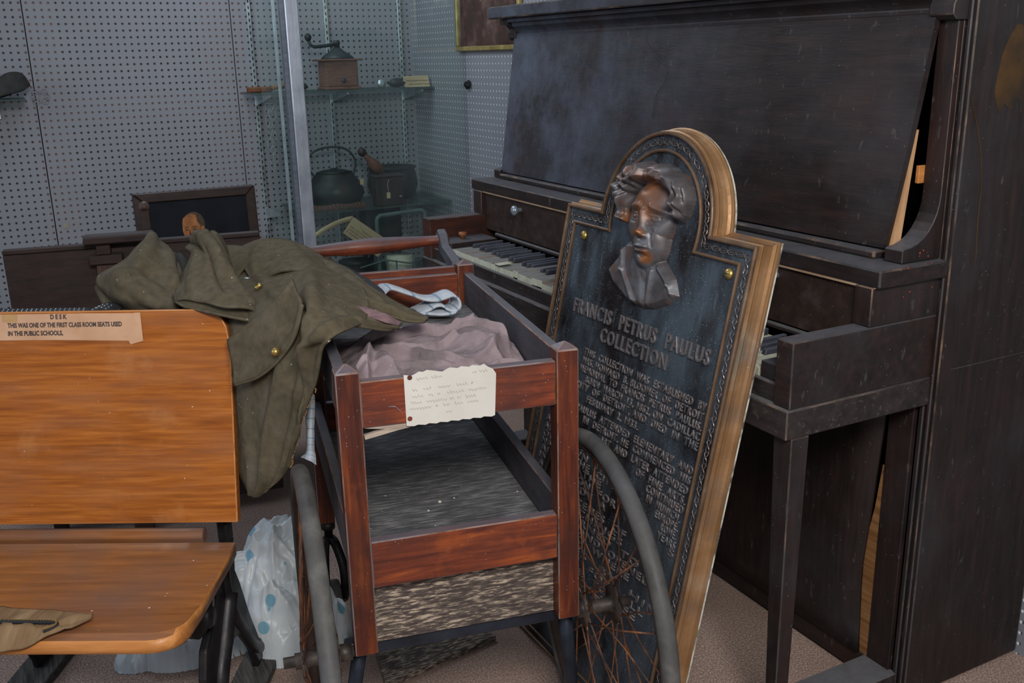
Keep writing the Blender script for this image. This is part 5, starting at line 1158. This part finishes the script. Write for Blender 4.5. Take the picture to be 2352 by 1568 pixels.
    rows = [[(702, 640, 1.70), (760, 672, 1.66), (812, 706, 1.625), (860, 718, 1.63), (905, 732, 1.645), (926, 742, 1.655)],
            [(712, 700, 1.585), (765, 718, 1.57), (815, 732, 1.575), (855, 740, 1.595), (892, 744, 1.62), (918, 748, 1.64)],
            [(724, 776, 1.50), (768, 758, 1.515), (812, 750, 1.545), (855, 754, 1.58), (885, 757, 1.605), (908, 753, 1.63)]]
    Gl = patch_grid(P3(rows), 34, 60); Gl = strokes(Gl, [(.2, .1, .9, .4, .08, .010), (.9, 0, .85, 1, .08, .008), (.3, .5, .7, .95, .06, -.006)]); Gl = fold_disp(Gl, .0028, 14, 9)
    cloth('lower_front', Gl, 'khaki', r_, .005); tube('lower_front_piping', [tuple(p) for p in Gl[-1][::2]], .0032, 'khaki', r_, n=6)
    rows = [[(800, 700, 1.618), (845, 708, 1.615), (885, 722, 1.62), (922, 740, 1.64)], [(812, 722, 1.612), (850, 728, 1.605), (885, 742, 1.612), (915, 748, 1.632)]]
    Gp = fold_disp(patch_grid(P3(rows), 12, 30), .003, 40, 2); cloth('inner_lining', Gp, 'lining', r_, .003, label='dusty pink lining')
    # dusty shoulder and collar behind
    rows = [[(545, 572, 1.985), (590, 554, 1.99), (640, 550, 1.98), (690, 562, 1.96), (742, 592, 1.90)],
            [(552, 600, 1.92), (592, 592, 1.90), (645, 590, 1.88), (700, 598, 1.85), (744, 612, 1.83)],
            [(575, 640, 1.84), (605, 640, 1.82), (650, 622, 1.79), (700, 622, 1.77), (740, 634, 1.76)]]
    Gc = strokes(patch_grid(P3(rows), 30, 50), [(.1, .3, .95, .15, .08, .008), (.2, .6, .8, .8, .12, .008)]); cloth('shoulder', Gc, 'khaki', r_, .006)
    # left crumpled sleeve lying on the desk ledge
    rows = [[(318, 566, 1.95), (332, 552, 1.95), (347, 542, 1.96), (368, 556, 1.97), (392, 574, 1.98), (418, 590, 1.98), (430, 612, 1.97)],
            [(285, 600, 1.90), (310, 585, 1.87), (345, 575, 1.87), (375, 582, 1.88), (398, 600, 1.89), (415, 620, 1.90), (424, 640, 1.92)],
            [(235, 628, 1.86), (278, 618, 1.82), (325, 615, 1.81), (365, 620, 1.82), (395, 632, 1.83), (412, 655, 1.85), (420, 668, 1.87)],
            [(223, 648, 1.84), (262, 650, 1.79), (315, 650, 1.775), (360, 655, 1.775), (392, 665, 1.79), (408, 682, 1.81), (414, 692, 1.84)],
            [(232, 664, 1.835), (275, 682, 1.775), (320, 690, 1.76), (360, 693, 1.757), (388, 698, 1.765), (404, 706, 1.79), (410, 712, 1.82)],
            [(262, 690, 1.835), (296, 708, 1.79), (330, 716, 1.775), (362, 718, 1.77), (386, 720, 1.775), (402, 722, 1.79), (408, 724, 1.82)]]
    G1 = patch_grid(P3(rows), 60, 60); G1 = strokes(G1, [(.0, .35, .5, .25, .08, .014), (.1, .55, .9, .85, .07, .012), (.3, .1, .6, .7, .06, -.012), (.5, .15, .85, .5, .07, .014), (.05, .7, .7, .95, .04, -.012)]); G1 = fold_disp(G1, .004, 13, 4)
    cloth('sleeve', G1, 'khaki', r_, .006)
    rows = [[(226, 650, 1.86), (238, 668, 1.85), (262, 690, 1.845), (292, 712, 1.83)], [(221, 662, 1.88), (230, 682, 1.86), (245, 700, 1.85), (272, 716, 1.84)], [(226, 672, 1.92), (236, 696, 1.88), (248, 712, 1.865), (262, 720, 1.85)]]
    cloth('sleeve_underfold', fold_disp(patch_grid(P3(rows), 14, 24), .002, 20, 6), 'khaki', r_, .005)
    rows = [[(398, 585, 1.96), (414, 582, 1.96), (428, 598, 1.95), (436, 612, 1.95)], [(400, 620, 1.93), (418, 615, 1.90), (432, 625, 1.90), (440, 635, 1.92)], [(404, 660, 1.92), (415, 668, 1.88), (425, 660, 1.88), (438, 655, 1.9)]]
    cloth('grey_inner_cuff', patch_grid(P3(rows), 16, 16), 'greycloth', r_, .004)
    # near sleeve: knotted top, broad tube falling to an open cuff
    rows = [[(428, 572, 1.93), (437, 548, 1.92), (456, 531, 1.91), (482, 527, 1.91), (504, 541, 1.92), (518, 566, 1.94)],
            [(440, 582, 1.88), (450, 566, 1.86), (472, 558, 1.84), (496, 560, 1.85), (514, 574, 1.87), (528, 596, 1.90)],
            [(430, 608, 1.86), (450, 598, 1.82), (478, 592, 1.79), (505, 602, 1.79), (528, 622, 1.81), (544, 646, 1.86)],
            [(414, 642, 1.84), (442, 636, 1.79), (478, 634, 1.755), (515, 646, 1.745), (548, 664, 1.755), (572, 686, 1.80)],
            [(406, 672, 1.785), (438, 668, 1.745), (480, 668, 1.715), (525, 678, 1.692), (566, 690, 1.695), (596, 708, 1.73)],
            [(402, 691, 1.745), (425, 686, 1.722), (468, 692, 1.695), (520, 705, 1.668), (572, 709, 1.672), (605, 724, 1.70)]]
    G2 = patch_grid(P3(rows), 70, 60); G2 = strokes(G2, [(.05, .35, .55, .62, .06, .016), (.25, .55, .85, .85, .05, .012), (.2, .40, .75, .55, .04, -.014), (.0, .1, .3, .3, .06, -.015), (.45, .2, .9, .25, .08, .010), (.02, .6, .25, .75, .04, -.012)]); G2 = fold_disp(G2, .004, 14, 8)
    cloth('sleeve', G2, 'khaki', r_, .006)
    rim = [tuple(p) for p in G2[-1][::2]]
    back = [at(*p) for p in ((605, 724, 1.70), (600, 739, 1.690), (570, 735, 1.682), (520, 725, 1.682), (468, 714, 1.700), (425, 703, 1.722), (402, 691, 1.745))]
    tube('cuff_edge', rim+[tuple(p) for p in cspline(back, 30)][1:-1], .0034, 'khaki', r_, n=6, closed=True)
    rows = [[tuple(p) for p in G2[-1][::10]], [tuple(np.array(p)*.5+np.array(q)*.5+np.array([.0, .02, .01])) for p, q in zip(G2[-1][::10], cspline(back[::-1], 6))], [tuple(p) for p in cspline(back[::-1], 6)]]
    cloth('cuff_lining', patch_grid(rows, 10, 30), 'khaki', r_, .003)
    rows = [[(520, 565, 1.97), (550, 566, 1.98), (568, 574, 1.97)], [(528, 600, 1.93), (550, 592, 1.92), (572, 592, 1.90)], [(545, 640, 1.87), (556, 622, 1.88), (580, 600, 1.88)]]
    cloth('collar', patch_grid(P3(rows), 14, 14), 'khaki', r_, .006)
    # brass insignia at the collar, and green cloth bars
    lathe('collar_pin', [(0, .002), (.2, .0045), (.5, .003), (.8, .005), (1, .002)], at(586, 664, 1.735), at(600, 652, 1.735), 'brass', r_, n=10)
    lathe('chain_tip', [(0, .0015), (1, .0015)], at(556, 640, 1.77), at(574, 638, 1.77), 'steel', r_, n=8)
    # dust-caught lint
    return r_
jacket()
rows = [[(776, 608, 1.90), (800, 616, 1.88), (840, 640, 1.83), (880, 668, 1.785)], [(782, 622, 1.87), (812, 634, 1.85), (850, 655, 1.80), (884, 676, 1.775)], [(790, 640, 1.84), (815, 650, 1.82), (850, 668, 1.785), (880, 682, 1.765)]]
o = cloth('black_felt_cap', patch_grid(P3(rows), 18, 24), 'black_cloth', None, .006); own_origin(o); tag(o, 'black felt cap edge showing between the olive jacket and the back of the cart', 'cap')

# ============================================================ CLOTHES IN THE CART TRAY
def tray_cloth():
    xs = np.linspace(.027, .349, 190); ys = np.linspace(.0265, .47, 230); X, Y = np.meshgrid(xs, ys)
    H = np.zeros(X.shape)
    WX, WY = X.copy(), Y.copy()
    for i in range(X.shape[0]):
        for j in range(X.shape[1]):
            v = Vector((X[i, j]*11, Y[i, j]*11, 3)); WX[i, j] += .012*noise.noise(v); WY[i, j] += .012*noise.noise(v+Vector((7, 7, 7)))
    def layer(pts, h, soft, steep=.0035):
        """a cloth fold: gentle on its left side, a crisp overlapping edge on its right"""
        nonlocal H
        best = np.full(X.shape, 9.); sg = np.zeros(X.shape); tt = np.zeros(X.shape); n = len(pts)-1
        for k in range(n):
            a, b = np.array(pts[k]), np.array(pts[k+1]); e = b-a; t = np.clip(((WX-a[0])*e[0]+(WY-a[1])*e[1])/(e@e), 0, 1)
            d = np.hypot(WX-a[0]-t*e[0], WY-a[1]-t*e[1]); s_ = np.sign(e[0]*(WY-a[1])-e[1]*(WX-a[0])); m = d < best
            best = np.where(m, d, best); sg = np.where(m, s_, sg); tt = np.where(m, (k+t)/n, tt)
        w = np.where(sg > 0, soft, steep); fade = np.sin(pi*np.clip(tt*.9+.05, 0, 1))**.5
        H = H+h*np.exp(-(best/w)**1.5)*fade
    def mound(x, y, rx, ry, h, p=1.):
        nonlocal H
        H = H+h*np.exp(-(((X-x)/rx)**2+((Y-y)/ry)**2)**p)
    mound(.065, .12, .045, .14, .026, 2); mound(.19, .20, .12, .16, .022, 2); mound(.29, .27, .045, .10, .024, 1.5); mound(.30, .06, .06, .045, .016, 1.5); mound(.12, .34, .10, .08, .014)
    layer([(.055, .04), (.062, .12), (.085, .20)], .022, .022); layer([(.118, .03), (.105, .10), (.085, .17)], .020, .018); layer([(.04, .10), (.075, .115), (.10, .10)], .010, .010)
    layer([(.10, .26), (.16, .17), (.235, .11)], .018, .024); layer([(.29, .12), (.27, .20), (.21, .26)], .020, .026); layer([(.235, .11), (.285, .16), (.31, .24)], .014, .018)
    layer([(.13, .22), (.19, .21), (.25, .24)], .012, .014); layer([(.10, .16), (.16, .13), (.20, .12)], .010, .012); layer([(.12, .30), (.20, .31), (.29, .34)], .018, .018)
    layer([(.33, .24), (.325, .31), (.28, .36)], .022, .020); layer([(.25, .33), (.30, .30), (.335, .25)], .012, .014); layer([(.22, .05), (.27, .082), (.33, .078)], .016, .018); layer([(.14, .05), (.19, .06), (.23, .05)], .010, .012)
    layer([(.05, .30), (.09, .33), (.15, .37)], .014, .02); layer([(.16, .40), (.22, .38), (.27, .39)], .016, .018); layer([(.335, .03), (.345, .06), (.34, .10)], .008, .010)
    for i in range(X.shape[0]):
        for j in range(X.shape[1]):
            v = Vector((WX[i, j]*22, WY[i, j]*22, 0)); H[i, j] += .0045*noise.noise(v*1.1)+.0035*(.5-abs(noise.noise(v*1.7+Vector((2, 9, 4)))))
    back = .435+.014*np.sin(X*60)+.012*np.sin(X*23+1)-.10*np.clip((X-.26)/.08, 0, 1); fade = np.clip((back-Y)/.012, 0, 1)**.5
    cut = 1-np.exp(-(((X-.335)/.030)**2+((Y-.17)/.055)**2)**2)*.9     # bare corner of the tray
    H = np.clip(H*1.15+.008, .0, .074)*fade*cut; zz = .7028+H; keep = H > .0012
    nyy, nxx = X.shape; V = [cw(X[i, j], Y[i, j], zz[i, j]) for i in range(nyy) for j in range(nxx)]
    F = [(i*nxx+j, i*nxx+j+1, (i+1)*nxx+j+1, (i+1)*nxx+j) for i in range(nyy-1) for j in range(nxx-1) if keep[i, j] or keep[i+1, j+1]]
    used = sorted({k for f in F for k in f}); rm = {k: n for n, k in enumerate(used)}; V = [V[k] for k in used]; F = [tuple(rm[k] for k in f) for f in F]
    o = raw('mauve_shirt', V, F, 'mauve', smooth=True); own_origin(o); tag(o, 'crumpled dusty mauve shirt lying in the top tray of the cart', 'shirt')
tray_cloth()
def striped():
    path = [(884, 675), (896, 666), (915, 668), (945, 678), (975, 689), (1005, 692), (1028, 684), (1044, 680), (1056, 690), (1058, 706), (1046, 716), (1030, 712), (1018, 704), (1004, 704), (990, 712), (966, 722), (985, 722), (1012, 724), (1036, 722), (1048, 718)]
    pts = np.array([at(px, py, 1.985-.0*i) for i, (px, py) in enumerate(path)]); c = cspline(pts, 90)
    back = np.array([.199, .98, 0])*.060+np.array([-.01, 0, 0])
    G = np.stack([c+back*t+np.array([0, 0, .004*math.sin(t*pi)]) for t in (0, .15, .4, .7, 1.)], 1)
    G = fold_disp(G, .0014, 30, 5); o = cloth('striped_shirt_band', G, 'stripe', None, .0045, uv=True); own_origin(o); tag(o, 'blue striped white cloth band looped at the back of the cart tray', 'cloth')
    rows = [[(706, 905, 1.66), (715, 905, 1.655), (722, 906, 1.66)], [(704, 955, 1.66), (713, 955, 1.65), (722, 956, 1.66)], [(706, 1005, 1.66), (712, 1005, 1.65), (721, 1006, 1.66)], [(703, 1038, 1.66), (711, 1036, 1.645), (722, 1040, 1.655)], [(690, 1050, 1.66), (708, 1056, 1.645), (726, 1068, 1.655)]]
    G = fold_disp(patch_grid(P3(rows), 40, 12), .002, 40, 3); o = cloth('hanging_striped_strap', G, 'stripe', None, .003, uv=True); own_origin(o); tag(o, 'blue striped white cloth strap hanging down beside the cart side', 'cloth strap')
striped()

# ============================================================ THINGS ON THE FLOOR AND ON THE SEAT
def plastic():
    xs = np.linspace(.05, .60, 190); ys = np.linspace(1.70, 2.16, 160); X, Y = np.meshgrid(xs, ys); H = np.zeros(X.shape)
    def lobe(x, y, rx, ry, h, a=0., p=.55):
        nonlocal H
        c, s = math.cos(a), math.sin(a); d = (((X-x)*c+(Y-y)*s)/rx)**2+((-(X-x)*s+(Y-y)*c)/ry)**2; H = np.maximum(H, h*np.clip(1-d, 0, 1)**p)
    lobe(.415, 1.965, .095, .13, .20, -.3, .6); lobe(.430, 1.985, .095, .085, .225, 0, .38); lobe(.345, 1.99, .085, .07, .165, 0, .6); lobe(.400, 1.875, .085, .085, .13, 0, .55); lobe(.475, 1.83, .075, .055, .115, .5, .6)
    lobe(.27, 1.955, .15, .075, .075, .1, .5); lobe(.18, 1.985, .12, .06, .03, .2, .5)
    fades = np.clip(H/.02, 0, 1)
    for i in range(X.shape[0]):
        for j in range(X.shape[1]):
            v = Vector((X[i, j]*9, Y[i, j]*9, H[i, j]*6)); w = v+Vector((noise.noise(v*.8), noise.noise(v*.8+Vector((9, 1, 2))), 0))*1.1
            H[i, j] += fades[i, j]*(.019*(1-2.2*abs(noise.noise(w*1.2)))+.010*(1-2.4*abs(noise.noise(w*2.9)))+.0045*(1-2*abs(noise.noise(w*6.5))))
    for p0, p1, w_, h_ in (((.42, 1.96), (.38, 1.85), .008, .022), ((.40, 1.98), (.33, 1.90), .008, -.018), ((.46, 1.96), (.45, 1.86), .009, .020), ((.33, 1.91), (.42, 1.80), .008, .016), ((.36, 1.93), (.44, 1.82), .007, -.014), ((.42, 1.93), (.50, 1.83), .007, .016)):
        dx, dy = p1[0]-p0[0], p1[1]-p0[1]; t = np.clip(((X-p0[0])*dx+(Y-p0[1])*dy)/(dx*dx+dy*dy), 0, 1); d = np.hypot(X-p0[0]-t*dx, Y-p0[1]-t*dy); H += fades*h_*np.exp(-(d/w_)**1.4)
    H = np.clip(H, 0, .3); keep = H > .0015; ny_, nx_ = X.shape
    F = [(i*nx_+j, i*nx_+j+1, (i+1)*nx_+j+1, (i+1)*nx_+j) for i in range(ny_-1) for j in range(nx_-1) if keep[i, j] or keep[i+1, j+1]]
    used = sorted({k for f in F for k in f}); rm = {k: n for n, k in enumerate(used)}; Vf = np.stack([X, Y, H+.0006], -1).reshape(-1, 3)
    o = raw('plastic_bag', Vf[used], [tuple(rm[k] for k in f) for f in F], 'bag', smooth=True); own_origin(o); tag(o, 'crumpled white plastic bag with pale blue dots on the carpet between desk and cart', 'plastic bag')
    q = [on_z(px, py, .002) for px, py in ((292, 1536), (452, 1532), (455, 1500), (300, 1508))]
    G = fold_disp(patch_grid([[tuple(q[0]), tuple((q[0]+q[1])/2), tuple(q[1])], [tuple(q[3]), tuple((q[3]+q[2])/2+np.array([0, 0, .012])), tuple(q[2]+np.array([0, 0, .02]))]], 10, 20), .0015, 30, 2)
    G[..., 2] = np.maximum(G[..., 2], .0022)
    o = cloth('blue_plastic_sheet', G, surf('pale_blue_plastic', [(.3, (.14, .27, .38)), (.7, (.22, .38, .50))], ns=9, rough=.3), None, .0015); own_origin(o); tag(o, 'flat pale blue plastic edge sticking out under the dotted bag', 'plastic sheet')
plastic()
# loose boards below the cart
def board(name, pts, z0, z1, mat, lab):
    V = [tuple(on_z(px, py, z0)) for px, py in pts]; V = V+[(x, y, z1) for x, y, z in V]; n = len(pts)
    o = raw(name, V, [tuple(range(n)), tuple(range(2*n-1, n-1, -1))]+[(i, (i+1) % n, n+(i+1) % n, n+i) for i in range(n)], mat); own_origin(o); bevel(o, .0015); tag(o, lab, 'board')
board('loose_board', [(886, 1585), (1140, 1470), (1030, 1425), (862, 1500)], .001, .014, 'worn_ply', 'worn brown board lying on the carpet under the cart front')
# tan cloth with a beaded braid on the seat
def tan():
    r_ = root('tan_beaded_cloth', 'folded tan cloth with dark beaded braid lying on the front of the school seat', 'cloth', mat=DM)
    out_top = [(-.40, -.205), (-.33, -.20), (-.25, -.208), (-.19, -.216), (-.150, -.226)]
    out_bot = [(-.40, -.294), (-.33, -.295), (-.262, -.296), (-.222, -.285), (-.176, -.262), (-.150, -.232)]
    t_ = cspline(out_top, 50); b_ = cspline(out_bot, 50); G = np.zeros((24, 50, 3))
    for i in range(24):
        s = i/23
        for j in range(50):
            u, w = t_[j]*(1-s)+b_[j]*s; z = .390+.006*math.sin(pi*min(1, s*1.1+.05))+.0025*math.sin(u*75+s*3)*(1-s*.4)+.0016*math.sin(u*140+s*5)
            edge_ = max(0, -(w+.262)); z -= edge_*.55+ (edge_*8)**2*.02
            G[i, j] = dw(u, w-.002*(edge_ > 0), max(z, .3925 if w > -.26 else z+.006))
    G[..., 2] += .003
    cloth('cloth_panel', G, 'tan_cloth', r_, .004)
    br = [(-.40, -.246), (-.34, -.2505), (-.28, -.254), (-.235, -.2555), (-.197, -.257), (-.190, -.262), (-.196, -.268), (-.206, -.272)]
    c = cspline(br, 60); pts = [dw(u, w, .4045-.45*max(0, -(w+.258))) for u, w in c]
    tube('braid', pts, .0032, 'black_cloth', r_, n=8)
    bd = []
    for k in range(0, 60, 1):
        p = Vector(pts[k]); bd.append(lathe_vf([(0, .0007), (.5, .0014), (1, .0007)], p+Vector((0, 0, .0024)), p+Vector((.0, -.0012, .0050)), 6))
    V, F = join(bd); o = raw('braid_beads', V, F, 'brass', r_); o['kind'] = 'stuff'
tan()
# splinters and paint flakes scattered on the carpet, boards and cloths
fk = []
for px, py, r_0 in ((1010, 1152, .0035), (984, 1172, .0022), (1043, 1143, .0018), (885, 1138, .0015), (1188, 1128, .0016), (1000, 1206, .0012), (1030, 1078, .0012)):
    v = ray(px, py); P_ = CAMP+v*((.4452-CAMP[2])/v[2]); fk.append(lathe_vf([(0, r_0), (.6, r_0*.9), (1, r_0*.4)], (P_[0], P_[1], .4445), (P_[0]+.0004, P_[1], .4445+r_0*.9), 7))
o = raw('plaster_crumbs', *join(fk), 'paper'); own_origin(o); tag(o, 'white plaster crumbs scattered on the lower cart shelf', 'crumbs'); o['kind'] = 'stuff'
